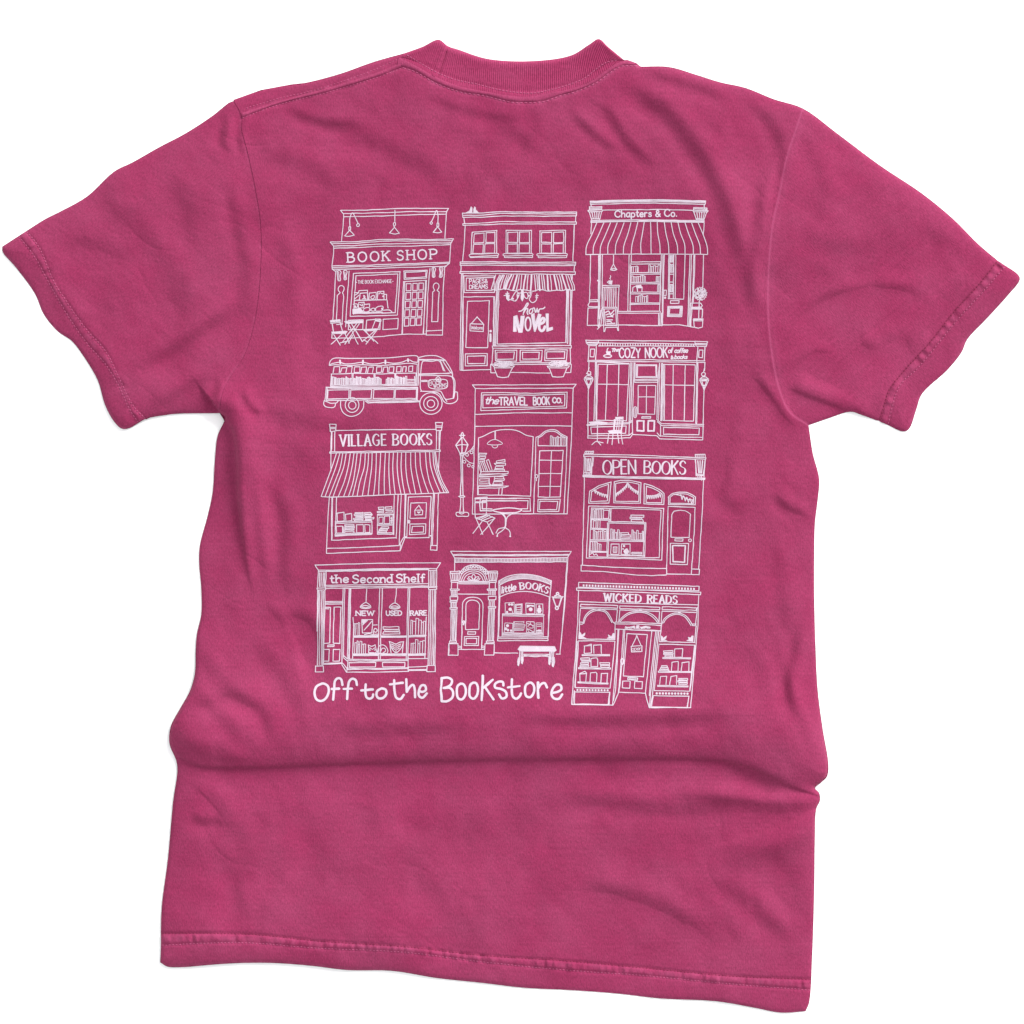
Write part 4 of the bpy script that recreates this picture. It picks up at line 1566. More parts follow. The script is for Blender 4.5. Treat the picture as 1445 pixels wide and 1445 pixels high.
S 255,635 300,620 380,580 450,558 540,550 620,555 680,575 740,608 810,622
L 255,635 250,900 245,1215 600,1222 785,1230 800,900 812,622
S 840,630 880,612 930,570 990,552 1050,558 1090,590 1158,625
S 862,635 900,615 940,580 990,568 1045,575 1080,600 1140,632
L 840,630 832,1000 815,1410
L 1158,625 1145,1000 1125,1410
L 862,635 862,715 1145,718 1148,640
B 985,716 1148,716 9 80,105
C 878,768 1118,762 1088,1238 862,1238
L 1000,765 980,1235
L 875,862 1110,865
L 870,998 1105,998
L 865,1130 1095,1130
Q 832,1020 848,1008 860,1030 845,1045
L 845,1048 845,1072
C 862,1262 1088,1260 1072,1385 858,1385
C 880,1282 1062,1282 1050,1368 872,1368
L 190,1412 380,1412 620,1410 1160,1410
L 252,1215 252,1140
#b
@630,600,14.45
L 988,130 988,290
L 1000,130 1000,290
Q 830,382 900,315 990,292 1080,325 1145,375 1060,400 930,402
S 925,405 945,450 985,465 1030,450 1050,405
W 28
Q 300,250 300,190 325,145 345,190 340,250
L 265,208 375,208
L 300,260 190,410 270,570
L 345,260 440,400 380,560
L 315,260 315,560
L 200,420 315,395 435,405
L 270,570 370,560
C 275,590 370,585 345,620 285,625
L 290,630 300,1000 285,1440
L 330,630 325,1000 340,1440
W 20
S 375,590 440,545 500,500 570,400
S 350,640 400,700 470,760 550,780
O 420,605 28
O 510,555 28
O 365,745 28
O 455,820 30
O 540,845 22,26
O 545,490 20
W 22
C 665,570 820,575 800,610 665,605
C 665,630 800,640 790,680 665,670
L 665,700 775,700 780,730 665,735
L 670,760 715,940
L 700,750 765,945
L 735,745 810,940
L 770,745 845,940
C 815,720 860,700 935,925 895,940
L 660,820 700,960
C 1020,730 1190,700 1195,745 1015,765
C 975,780 1205,775 1205,815 1020,820
C 1005,840 1160,840 1160,880 990,885
C 975,905 1180,900 1185,935 965,935
C 710,950 1260,945 1255,985 680,1020
C 680,1000 1070,990 1240,1020 1070,1040 670,1045
L 670,1060 960,1045 1165,1050 1165,1090
C 680,1095 865,1090 870,1135 675,1140
L 985,1090 1185,1095 1170,1130 990,1130
L 670,1180 880,1180 880,1215
L 960,1150 1140,1155 1150,1200 950,1205
L 870,1080 870,1190 930,1230 970,1150 985,1050
L 660,1225 1150,1220
C 645,1245 1265,1240 1170,1275 650,1290
L 1075,1280 1060,1430
L 1140,1280 1125,1430
@630,680,14.45
W 24
Q 245,298 320,282 385,298 320,315
L 290,320 280,560 270,640
L 340,320 345,560 350,640
Q 195,650 200,625 270,620 360,620 440,630 455,665 440,700 330,700 210,695
S 265,640 310,655 355,640
F 575,330 600,320 830,305 840,325 810,345 580,350
L 585,330 580,600 590,740
L 690,340 685,420
L 820,330 812,680
F 590,405 820,400 820,425 590,430
L 590,740 810,670 990,740 830,820 690,770 600,740
L 700,770 880,680
L 740,790 940,710
L 640,760 820,680
L 600,745 740,1070
L 740,790 540,1050
L 830,820 950,1070
L 985,745 700,1070
W 30
L 925,1020 950,1070
L 1430,340 830,340
L 1430,390 730,385 730,550 930,555
L 680,420 690,590 930,590
Q 940,580 1100,545 1270,530 1440,545 1540,570 1440,620 1270,630 1100,625
W 26
S 1110,635 1190,720 1200,820 1190,920 1060,960 1010,1045
S 1150,635 1210,740 1215,820 1200,920 1130,1000 1045,1060 1035,1105
S 1350,640 1240,720 1215,820 1200,930 1270,980 1300,1040 1300,1110
D 1300,1110 18
D 1035,1105 18
@640,530
W 0
L 345,1252 780,1252 785,1382 705,1382
L 345,1275 760,1275 755,1358 680,1358
#printed_storefront|white line drawing of a coffee and book shop with wall lanterns on both sides
@820,440
C 48,288 178,290 175,320 55,320
L 55,320 80,345 150,345 175,320
L 65,332 165,332
L 60,310 178,308
L 178,290 700,295 1160,302
L 178,316 700,322 1160,330
L 178,348 700,348 1160,352
N 180,333 1160,341 38 24
C 1160,300 1290,305 1280,325 1162,322
L 1162,322 1175,350 1275,355 1285,325
L 1165,332 1280,338
L 80,345 72,490
L 155,345 148,490
C 98,380 138,380 130,460 92,458
L 1190,355 1180,510
L 1262,355 1255,500
C 1205,390 1242,390 1236,468 1200,466
L 70,495 700,490 1262,500
L 70,508 700,508 1265,516
L 70,495 70,510
W 11
S 265,400 268,380 275,372 
F 255,405 300,405 295,435 265,435
Q 228,450 270,435 312,448 300,462 245,462
T script|312,408 385,400|30|The
W 14
T hand|390,468 602,466|95|COZY
T hand|656,468 880,465|98|NOOK
W 10
T script|892,420 935,415|48|of
T script|955,418 1088,415|46|coffee
T hand|918,482 940,480|32|&
T script|955,480 1082,478|38|books
W 0
L 80,510 75,600
L 75,600 55,630 100,640 95,610
W 9
C 34,674 58,652 94,652 120,674
C 30,684 122,684 97,744 58,744
C 52,692 102,692 88,738 66,738
F 60,744 95,744 84,772 76,795 68,772
Q 62,620 80,605 100,618 88,640 66,640
L 82,568 74,600
L 66,652 88,640
W 0
L 72,795 68,1290
L 148,510 130,1110
L 158,515 152,1110
L 150,510 490,525
C 172,535 492,532 462,1112 158,1105
L 268,535 248,1105
L 386,532 372,1060
L 172,738 475,742
L 508,520 490,1120
L 520,520 505,1110
L 540,520 522,1110 525,1250
W 0
L 550,520 545,720 782,720 800,525
C 562,540 770,540 775,672 560,670
C 575,550 762,548 766,662 572,662
L 545,690 780,688
L 548,705 782,703
L 782,720 772,1100
L 800,525 790,1100
L 820,525 812,1110
L 830,525 822,1110
C 582,752 762,752 750,1045 580,1040
L 668,755 662,1040
L 585,868 755,868
Q 540,975 552,968 565,975 560,1075 548,1080 538,1070
L 552,985 550,1065
C 620,1070 710,1068 708,1085 618,1085
W 16
C 572,1112 640,1112 640,1215 572,1212
C 685,1112 748,1112 742,1215 682,1215
W 0
C 840,535 1162,542 1145,1115 835,1108
L 852,545 848,1105
L 940,545 930,1110
L 1062,545 1050,1112
L 845,745 1150,750
L 1190,520 1178,1140
L 1180,520 1170,1140
L 1262,520 1258,600
W 9
C 1212,686 1236,664 1272,664 1298,686
C 1208,696 1300,696 1275,755 1236,755
C 1230,704 1280,704 1266,749 1244,749
F 1238,755 1273,755 1262,783 1254,806 1246,783
Q 1228,632 1246,617 1268,630 1258,652 1234,652
L 1256,580 1250,612
L 1244,664 1264,652
W 0
L 1252,805 1240,1305
L 60,1150 280,1135 490,1128 525,1105
L 60,1158 490,1140 522,1120
L 70,1150 68,1290
L 775,1100 820,1140 1250,1148
L 778,1120 820,1160 1250,1165
C 100,1175 460,1165 455,1238 105,1245
L 68,1265 330,1262 490,1260 525,1230
L 68,1288 330,1290 500,1285 525,1250 775,1265 800,1295 1240,1306
L 775,1235 800,1265 1000,1275 1240,1282
C 840,1178 1205,1185 1200,1255 840,1250
L 492,1140 488,1255
L 810,1160 808,1270
F 80,1125 170,1115 270,1130 260,1145 100,1145
L 168,1150 165,1320
S 110,1355 145,1325 165,1322 200,1358
L 170,1325 225,1335
C 355,1080 425,1078 430,1120 410,1215 335,1215
L 370,1090 360,1210
L 392,1090 385,1210
L 350,1110 428,1115
F 350,1075 430,1072 428,1095 355,1098
F 275,1215 340,1205 415,1212 415,1232 290,1235
L 285,1235 268,1340
L 325,1235 315,1355
L 370,1232 385,1340
L 405,1232 425,1350
W 14
L 340,1100 335,1210
L 425,1110 408,1210
#printed_storefront|white line drawing of a village bookshop under a finely striped awning
@440,590
C 180,62 248,65 245,130 192,138
L 185,95 246,95
L 188,108 246,108
L 182,65 188,135
L 245,128 700,118 1260,115
C 1260,45 1334,45 1322,125 1268,128
L 1262,78 1330,80
L 1265,92 1328,95
L 198,140 195,540
L 206,140 200,330
L 235,140 232,335
L 1272,128 1270,325
L 1312,128 1290,540
L 1300,128 1296,325
C 182,345 700,338 1310,325 1310,340 700,350 182,358
W 15
T serif|290,285 758,276|112|VILLAGE
T serif|830,275 1222,270|110|BOOKS
W 0
S 250,362 205,500 150,650 95,800
L 95,800 210,808 500,795 850,778 1100,772 1395,760
S 1260,345 1285,500 1330,640 1395,760
S 1250,345 1270,500 1310,640 1375,755
S 285,362 245,500 190,650 135,800
S 315,362 290,500 235,650 175,805
S 350,362 325,500 270,650 215,805
S 392,362 370,500 330,650 270,800
S 430,360 410,500 375,650 325,798
S 462,360 445,500 420,650 375,795
S 502,358 485,500 450,650 415,795
S 545,358 535,500 490,650 462,792
S 580,358 570,500 540,650 515,790
S 615,356 610,500 590,650 572,788
S 658,356 655,500 645,650 630,785
S 702,355 695,500 685,650 682,782
S 750,354 742,500 738,650 740,780
S 790,354 785,500 790,650 800,778
S 832,354 825,500 835,650 850,778
S 875,354 870,500 885,650 910,776
S 915,354 910,500 925,650 948,774
S 958,354 958,500 975,650 1005,772
S 1008,352 1010,500 1035,650 1058,770
S 1055,352 1060,500 1088,650 1118,768
S 1102,350 1110,500 1148,650 1190,766
S 1158,350 1170,500 1200,650 1245,765
S 1200,348 1210,480 1250,620 1310,762
S 1235,346 1245,480 1290,620 1350,760
L 178,808 165,1000 150,1380 500,1365 898,1352 948,1220
L 212,808 205,1245 860,1220 880,785
L 252,808 240,1195
L 155,1328 500,1318 890,1300 945,1205
L 205,808 200,1245
L 840,785 835,1188
L 862,1220 862,1225
L 912,780 890,1300
L 950,775 942,1200
L 960,775 948,1220
L 898,1352 905,1290
L 985,805 1215,798 1195,1218 950,1220
L 985,805 968,1215
C 1010,865 1168,862 1162,1020 1000,1022
C 1000,1080 1162,1078 1158,1180 995,1188
C 1025,1105 1140,1103 1138,1162 1015,1168
L 1050,940 1092,890 1122,940
C 1050,940 1130,940 1128,985 1052,990
S 1075,955 1090,970 1105,955
D 1090,960 8
Q 980,1048 995,1038 1000,1060 988,1075
W 12
L 985,1045 992,1070
W 0
L 1240,775 1225,1000 1215,1300
L 1250,775 1228,1298
L 1290,775 1278,1300
C 1212,1300 1278,1300 1275,1348 1210,1345
D 958,1212 8
D 1210,1200 8
@450,690,13.136
W 22
L 335,450 465,430 470,590 345,600 335,450
L 490,470 605,455 610,590 500,600 490,470
L 310,610 980,590
L 310,635 980,615
L 310,820 985,820
F 295,845 540,840 980,830 980,845 540,860 300,880
L 305,600 300,870
L 985,600 985,830
C 670,440 820,435 820,460 670,462
C 655,470 820,470 820,495 660,495
C 690,505 820,502 820,525 680,528
C 640,545 820,540 820,565 640,568
C 660,575 815,575 815,595 655,595
C 845,440 955,435 985,470 850,465
C 845,480 990,478 970,500 850,502
C 850,515 960,510 965,530 850,530
C 860,540 1020,525 1015,555 860,560
L 860,575 970,572 970,600
L 325,690 440,690 440,820
L 320,690 325,820
L 450,700 455,820
C 480,665 650,660 650,685 480,685
C 480,700 660,700 660,720 480,720
C 490,740 650,740 650,760 480,760
L 480,785 650,785 650,820
L 480,660 480,820
C 695,665 820,660 825,810 700,815
L 850,660 930,662 945,670 945,805 855,810 850,660
L 1085,470 1375,465
L 1085,485 1375,480
L 1085,470 1085,840
L 1375,465 1375,840
C 1100,340 1205,335 1205,375 1110,375
C 1080,420 1200,410 1200,440 1085,440
L 1105,385 1200,385 1200,400
C 1230,335 1350,325 1355,370 1235,375
L 1235,400 1365,395 1365,430 1235,435
C 1115,525 1190,520 1185,635 1110,640
C 1215,505 1310,500 1315,640 1210,645
L 1085,655 1375,650
L 1085,675 1375,670
L 1085,840 1375,835
L 1100,815 1375,815
C 1160,705 1290,700 1295,730 1140,735
C 1120,745 1270,745 1265,770 1115,770
C 1110,780 1250,780 1250,805 1105,805
L 1330,540 1370,560
L 1330,590 1370,580
L 1335,620 1370,610
L 1350,520 1345,640
#printed_storefront|white line drawing of a bookshop with bunting in arched fanlights and a panelled door
@810,630
L 115,50 200,48
L 112,72 195,72
L 115,50 110,72
L 200,48 195,72
L 130,50 130,72
L 148,50 148,72
L 165,50 165,72
L 182,50 182,72
C 100,80 500,85 1345,115 1342,130 500,108 100,100
L 100,85 98,105
L 105,108 100,295
L 185,110 178,290
L 200,110 190,200
L 115,115 122,270 168,272 188,115
W 12
L 132,125 138,250
L 148,125 150,250
L 165,125 160,250
W 0
L 105,268 178,268
L 105,290 178,290
L 125,268 122,290
L 145,268 142,290
L 162,268 160,290
C 92,292 500,308 1335,322 1332,338 500,322 92,310
L 92,300 1335,330
L 1235,82 1335,80 1338,105
L 1238,105 1236,82
L 1255,82 1255,105
L 1275,82 1275,105
L 1295,82 1295,105
L 1315,82 1315,105
L 1235,128 1248,280 1318,285 1338,132
L 1338,132 1325,310
L 1240,140 1245,300
W 12
L 1262,145 1272,270
L 1285,145 1285,270
L 1310,145 1300,270
W 0
L 1245,292 1320,295
L 1265,292 1262,312
L 1285,293 1283,313
L 1303,293 1300,313
W 15
T open|298,283 628,277|135|OPEN
T open|716,276 1136,285|132|BOOKS
W 0
L 105,315 100,600 85,1210
L 1322,340 1305,700 1272,1250
L 1300,340 1303,345
C 150,578 160,455 250,400 378,362 360,565 355,578
C 168,562 178,462 260,418 352,385 340,555
S 205,440 250,470 300,490 345,495
W 8
V 205,440 345,495 6 30
W 0
L 405,575 410,360 470,348 560,345 682,368 678,578 405,575
L 420,558 425,378 490,365 560,362 662,385 660,562 420,558
W 8
S 425,485 480,450 530,400 545,370 570,400 610,440 655,460
V 425,480 545,380 7 32
V 550,380 655,460 6 32
W 0
C 715,378 800,405 880,445 918,480 915,592 712,585
C 738,405 800,425 860,455 900,485 895,575 735,570
W 8
S 740,500 800,505 850,490 880,470
V 740,500 890,480 7 34
W 0
C 962,592 962,515 1000,480 1070,465 1150,470 1200,490 1238,515 1236,595
C 978,580 978,520 1010,492 1080,480 1150,485 1220,520 1218,582
W 9
S 1040,490 1100,505 1160,540 1215,545
V 1085,490 1215,545 4 44
W 0
C 150,608 500,615 915,632 905,800 895,1158 500,1140 125,1138
C 178,628 500,632 888,650 875,900 868,1135 500,1130 155,1125
L 365,640 375,760
L 378,640 372,760
B 185,738 300,738 7 75,105
C 300,650 355,650 352,735 298,735
L 175,735 370,742
L 175,746 370,752
B 178,830 265,830 4 72,90
L 170,832 345,840
L 170,845 345,850
B 195,950 345,950 8 70,100
L 165,952 345,955
L 165,965 345,965
B 165,1058 275,1062 6 65,95
L 165,1065 340,1070
L 165,1078 340,1080
S 165,1100 190,1085 205,1110 225,1095 240,1115
L 350,765 730,775
L 345,780 730,790
L 355,790 345,1125
L 340,780 335,1120
L 720,790 705,1125
L 732,775 720,1125
L 350,948 715,958
L 350,962 715,970
B 372,945 475,945 7 65,105
C 480,880 555,880 555,900 480,900
C 480,905 572,900 575,925 480,922
L 480,938 575,940
B 588,950 705,952 7 65,100
C 580,700 712,702 710,722 582,720
C 570,722 690,728 690,742 572,738
C 585,745 700,745 708,770 582,768
C 378,995 460,995 458,1100 375,1100
C 400,1025 438,1025 436,1080 400,1080
L 418,1035 418,1075
C 485,995 572,995 570,1105 480,1100
D 510,1015 12
F 520,1050 540,1040 560,1070 550,1095 520,1095 505,1070
D 500,1045 8
C 590,1080 690,1080 690,1095 588,1095
L 590,1108 690,1108
L 345,1108 720,1115
C 960,610 1235,622 1218,1000 1195,1305 945,1300
L 945,1300 940,1310
C 988,925 995,700 1020,660 1080,650 1140,658 1188,690 1175,928
C 1030,942 1112,942 1108,965 1028,962
O 1182,957 14
C 982,988 1168,990 1155,1205 980,1200
W 14
C 1005,1012 1135,1012 1128,1180 1010,1175
W 0
L 72,1210 300,1225 600,1240 940,1245
L 72,1210 72,1270
L 72,1270 300,1275 600,1308 800,1318 940,1310
L 945,1245 942,1310
L 1200,1250 1278,1252 1275,1308 1195,1305
#printed_storefront|white line drawing of a second-hand bookshop with a cat sleeping in the window
@430,780
L 105,125 700,108 1385,102 1350,158
L 105,125 138,175
C 138,178 218,178 215,192 140,192
L 218,178 700,165 1260,160
L 218,190 700,180 1260,172
L 225,184 700,172 1260,166
C 1262,162 1345,162 1345,178 1262,180
L 138,192 130,355
L 152,205 150,345
L 168,205 165,345
L 190,205 185,345
L 203,205 200,345
L 218,192 212,355
L 1265,180 1262,345
L 1282,190 1280,340
L 1298,190 1296,340
L 1312,190 1310,340
L 1328,190 1326,340
L 1345,178 1342,345
W 15
T slab|262,308 445,302|78|the
T slab|490,308 890,302|80|Second
T slab|935,300 1222,298|80|Shelf
W 0
L 218,332 700,325 1262,315
L 218,348 700,342 1262,340
C 125,362 212,358 212,378 130,380
L 1258,350 1350,345
C 1262,355 1345,350 1345,372 1262,374
L 215,365 700,358 1262,352
L 140,385 128,1145
L 155,390 148,1140
L 175,390 168,1140
L 190,390 183,1145
L 205,380 205,500 190,1135
L 132,382 125,800
L 1268,378 1258,1150
L 1285,380 1275,1140
L 1305,380 1295,1140
L 1322,380 1312,1145
L 1335,378 1328,1150
C 110,1155 190,1155 192,1215 108,1215
C 1248,1150 1330,1150 1330,1212 1245,1212
L 392,368 385,600 378,1130
L 408,368 400,700 395,1060
L 205,500 390,495
L 205,512 390,508
L 205,525 385,522
L 205,555 262,558 255,920 198,925
L 205,570 245,572
L 300,555 370,555 358,925 290,922 300,555
C 235,942 300,938 298,955 232,958
L 195,985 250,985 245,1105 195,1105
C 292,985 360,985 352,1105 288,1105
L 190,1138 380,1130
L 200,1128 378,1122
L 452,368 435,1080
L 470,368 455,1080
L 462,368 448,1075
L 765,362 755,700 752,1085
L 792,362 780,700 770,1085
L 1055,360 1045,700 1035,1090
L 1072,360 1060,700 1052,1090
L 632,368 625,500
L 935,362 922,512
Q 565,555 590,525 622,508 655,525 675,555 625,570
Q 575,548 620,538 665,550 620,560
Q 862,558 885,528 918,512 952,530 972,558 920,575
Q 875,552 918,542 962,555 918,564
W 12
T slab|522,640 706,640|46|NEW
T slab|832,640 988,638|46|USED
T slab|1078,640 1242,636|46|RARE
W 0
L 492,660 500,760 488,1078
L 1240,655 1232,850 1225,1080
B 502,838 558,838 3 115,135
C 582,682 692,682 685,815 588,818
L 592,735 640,690
L 605,790 690,695
F 585,685 635,685 595,735
L 690,738 740,735
S 700,830 705,790 715,770 735,780 738,800
O 722,792 18
L 610,835 650,825 700,835
L 690,835 750,830
C 798,755 960,755 960,780 800,780
C 815,785 965,785 962,800 818,800
C 805,805 968,805 970,828 795,830
W 16
L 500,850 752,848
L 780,852 1035,850
L 1060,850 1235,842
W 0
L 500,862 752,860
L 780,862 1035,860
L 1060,862 1235,852
B 1078,832 1230,832 6 125,165
B 508,1028 620,1028 6 85,140
C 650,1020 655,985 648,940 675,955 695,955 718,938 725,975 735,1005 720,1022
L 665,970 680,980
L 700,980 712,970
D 690,985 5
L 650,990 670,992
L 710,992 730,990
S 740,1020 760,950 800,940 830,960 848,1000 840,1025
S 775,1005 790,975 815,975 825,1000 800,1020
L 660,1025 840,1028
L 862,905 880,1020
L 1008,905 995,1025
S 862,905 880,960 905,1000 930,1020 960,1000 990,960 1008,905
S 862,905 890,915 930,930 970,912 1008,908
L 930,930 930,1015
L 880,930 915,945
L 885,950 915,965
L 895,970 918,985
L 945,945 980,930
L 945,965 975,950
L 945,985 965,972
B 1082,1024 1228,1024 6 90,140
W 16
L 495,1035 755,1035
L 780,1035 1035,1035
L 1060,1035 1230,1032
W 0
L 495,1048 755,1048
L 780,1048 1035,1048
L 1060,1048 1230,1044
L 440,1085 700,1090 1050,1085
L 435,1100 700,1105 1055,1100
L 398,1050 440,1085
L 395,1070 435,1105
L 1055,1080 1255,1078
L 1055,1068 1055,1210
L 440,1110 435,1180
C 452,1120 725,1118 720,1165 455,1165
C 792,1120 1022,1118 1020,1162 795,1165
L 385,1125 430,1180 430,1215
L 378,1140 425,1218 700,1218 1060,1210
L 430,1175 700,1190 1058,1180
L 432,1190 700,1182 1058,1172
L 1058,1165 1245,1158
L 1062,1192 1240,1190
L 1060,1200 1240,1198
#printed_storefront|white line drawing of a small bookshop with an arched doorway, columns and a bench
@620,760
L 115,130 700,132 1345,130 1310,188
L 115,130 155,198
L 142,162 700,165 1325,162
L 145,172 700,175 1320,170
L 155,198 700,205 1305,192
L 158,242 700,240 1300,238
N 158,222 1302,215 78 36
L 155,198 155,330
L 1310,188 1285,600 1230,1178
L 1302,240 1270,700 1245,1000
C 110,335 208,330 208,350 112,352
C 108,355 205,352 195,428 122,430
L 130,360 140,425
L 150,360 155,425
L 170,360 170,425
L 190,358 182,425
C 118,432 200,430 198,445 122,447
L 125,450 122,512
L 185,450 185,512
C 110,515 202,515 200,528 115,528
L 120,530 125,575
L 135,530 138,575
L 150,530 150,575
L 165,530 163,575
L 180,530 178,575
L 118,580 185,578
C 108,595 188,592 185,628 112,630
C 108,638 180,635 178,648 110,650
L 128,650 128,700
L 145,650 145,700
L 160,650 158,700
L 172,650 170,700
L 118,650 118,700
C 108,705 182,703 180,718 110,720
L 122,725 115,1040
L 138,725 132,1035
L 150,725 145,1035
L 162,725 158,1035
L 178,725 168,1040
C 105,1045 172,1042 175,1060 102,1065
L 95,1072 190,1072 190,1190 90,1190 95,1072
L 98,1080 95,1185
C 500,335 592,333 592,348 500,350
C 500,352 595,352 580,428 510,430
L 520,360 528,425
L 540,360 542,425
L 558,360 557,425
L 575,358 570,425
C 505,432 580,430 578,445 508,447
L 512,450 508,510
L 572,450 570,510
C 488,515 585,512 582,525 490,528
L 505,530 508,575
L 522,530 524,575
L 540,530 540,575
L 556,530 555,575
L 570,530 568,575
C 498,590 578,588 575,622 500,625
L 510,630 508,690
L 528,630 525,690
L 545,630 543,690
L 560,630 558,690
C 498,695 575,692 572,708 500,710
L 505,712 490,1040
L 518,712 508,1035
L 532,712 525,1035
L 548,712 540,1035
L 560,712 552,1040
C 480,1045 555,1042 560,1060 478,1065
L 465,1072 560,1072 555,1188 458,1188 465,1072
S 208,350 250,300 300,275 365,268 430,285 480,320 500,345
S 208,420 230,360 280,325 350,312 420,325 465,365 488,425
S 225,425 250,372 290,342 350,330 410,342 450,375 470,428
S 245,430 268,385 305,360 350,350 400,362 430,390 448,430
W 11
O 228,345 12
O 258,322 12
O 290,300 12
O 325,288 12
O 360,283 12
O 395,288 12
O 428,303 12
O 458,325 12
O 482,350 12
W 0
Q 350,425 330,395 348,362 368,395
Q 345,425 310,415 295,390 330,395
Q 352,425 385,415 405,390 370,395
S 345,428 300,425 285,405
S 355,428 400,425 415,405
L 200,435 500,438
L 200,445 500,448
L 195,460 508,462
L 190,565 500,568
S 235,700 240,650 280,608 345,598 405,612 440,655 445,700
S 270,700 275,660 305,632 345,628 385,640 408,670 410,700
L 235,700 225,1125
L 445,700 430,1122
L 270,700 268,928 402,925 410,700
C 290,950 370,950 368,975 288,975
C 255,1000 402,998 398,1090 252,1090
C 272,1018 382,1018 378,1072 272,1072
W 12
Q 240,845 252,838 258,855 248,868
L 242,875 250,878
W 0
L 192,1130 455,1130
L 192,1095 222,1100
L 192,1112 222,1115
L 435,1095 458,1098
L 435,1112 458,1115
L 560,1165 800,1168
L 1190,1178 1232,1178
L 605,480 612,435
S 605,432 700,385 800,365 900,365 1020,385 1142,430
S 608,478 700,432 800,412 900,410 1020,428 1138,470
N 612,455 1138,448 44 38 66
L 605,432 608,600 595,1040
L 618,480 615,600 605,1005
L 1142,430 1128,600 1108,1005
S 605,600 700,560 800,542 900,540 1020,560 1128,598
W 13
T script|640,556 785,520|62|little
W 13
T serif|828,518 965,520 1098,562|66|BOOKS
W 0
C 595,1005 1105,1002 1108,1038 592,1042
L 600,1020 1105,1018
L 1120,600 1108,1005
C 1148,595 1262,592 1245,605 1165,605
L 1160,605 1190,690 1218,690 1250,605
W 13
L 1160,610 1188,690
L 1245,605 1220,690
O 1205,562 12
L 1175,585 1205,572 1235,585
O 1198,708 15
W 0
@695,830,16.056
C 285,335 490,320 495,570 290,570
C 515,370 675,355 665,570 515,570
C 535,390 655,375 645,555 535,555
C 755,340 955,345 950,580 760,580
C 985,360 1140,360 1140,580 985,580
D 400,480 40
D 330,540 25
D 440,370 30
D 865,480 45
F 780,380 930,390 930,420 860,400 780,440
D 1060,480 48
D 1060,410 25
F 1010,500 1110,500 1085,560 1030,560
D 380,370 28
L 420,450 460,560
L 540,490 650,485
L 550,440 640,430
L 550,530 650,520
L 225,580 1170,600
L 230,600 1170,615
L 235,625 1160,645
L 225,590 215,1110
L 1165,600 1145,1110
C 280,790 460,795 450,1000 265,1000
D 340,850 35
D 300,920 35
D 350,950 30
D 420,960 26
C 485,760 710,755 710,790 495,795
L 490,830 735,825 735,850
L 490,860 735,862
L 500,905 730,900
L 490,930 710,935
L 490,960 700,958
L 480,760 480,1000
C 770,760 945,765 945,1000 770,1000
S 800,870 850,820 910,850 920,900 830,900
L 790,920 930,990
L 790,930 830,1000
L 860,780 860,820
L 790,800 930,850
C 985,790 1120,790 1120,1000 985,1000
L 1010,830 1100,830
L 1010,870 1100,865
F 1000,960 1040,940 1100,950 1100,975 1000,975
L 230,1010 1140,1015
L 230,1030 1135,1030
L 230,1050 1135,1055
L 225,1075 1130,1078
@620,760
F 800,1130 825,1095 1000,1098 1175,1100 1192,1140 1170,1155 1130,1150 860,1150 820,1145
L 860,1180 1120,1180
L 860,1200 980,1190 1130,1205
L 860,1190 980,1205 1120,1185
L 820,1145 815,1240
L 835,1145 832,1240
L 850,1150 848,1230
L 1125,1150 1120,1240
L 1140,1150 1138,1230
L 1165,1150 1158,1250
L 1150,1150 1148,1240
F 805,1215 818,1215 820,1260 808,1298 798,1290 796,1250
F 842,1205 855,1205 856,1245 845,1280 834,1270 835,1235
F 1115,1210 1130,1210 1136,1250 1125,1290 1114,1280 1112,1240
F 1150,1210 1172,1210 1178,1260 1162,1310 1150,1300 1145,1250
#printed_storefront|white line drawing of a bookshop with three arches and book displays beside a central door
@800,810
C 120,85 700,105 1348,125 1345,172 700,160 118,135
M 155,117 1310,153 38 22
C 98,142 600,158 1365,185 1362,212 600,182 98,165
L 118,168 110,500 48,1330
L 1345,210 1335,500 1262,1360
W 15
T serif|378,275 752,289|76|WICKED
T serif|824,293 1122,300|76|READS
W 0
L 120,282 700,300 1335,315
C 142,308 518,322 515,350 138,335
C 540,325 948,340 945,365 538,352
C 972,335 1320,345 1318,372 970,362
L 138,350 515,365
L 540,365 945,382
L 970,378 1315,392
L 138,350 128,510
L 515,365 502,490
L 540,370 528,485
L 945,382 938,500
L 970,378 960,505
L 1330,340 1312,520
L 130,490 158,492
L 130,510 158,512
S 162,505 180,440 225,385 280,362 340,360 400,380 440,430 470,490 490,505
S 172,505 195,440 240,395 290,375 340,374 390,390 428,440 458,495
W 15
L 325,360 345,360
L 738,372 758,372
L 1138,388 1158,388
W 0
S 525,490 560,445 620,400 690,382 750,378 820,390 880,420 920,460 940,500
S 540,490 575,450 630,412 690,395 750,390 815,403 865,432 905,470 925,500
S 968,510 990,460 1040,420 1090,400 1150,400 1210,425 1250,470 1280,520
S 985,500 1010,460 1050,430 1100,412 1150,414 1200,437 1235,478 1265,525
L 1278,525 1318,528
L 1280,510 1318,510
L 490,490 700,492 968,508
L 490,508 700,510 965,525
L 490,495 490,562 958,578 965,515
L 500,562 955,582
T script|592,555 850,555|24|oooooo
F 595,535 620,545 690,530 690,550 640,545 610,555
F 710,525 735,525 730,555 708,555
F 750,545 800,530 845,540 845,555 800,545 760,558
W 0
L 120,660 490,668
L 128,510 122,658
L 490,562 488,668
L 945,690 1305,698
L 960,520 945,690
L 1318,530 1302,700
F 122,655 130,590 145,610 150,625 185,600 180,625 160,640 195,655
F 410,655 430,645 420,620 455,640 470,605 482,605 485,660
F 958,680 960,630 975,640 980,655 1015,632 1010,655 990,668 1020,680
F 1222,680 1245,668 1235,645 1262,650 1275,630 1288,632 1285,688
C 118,682 490,685 470,900 440,1165 85,1158
L 105,685 80,1155
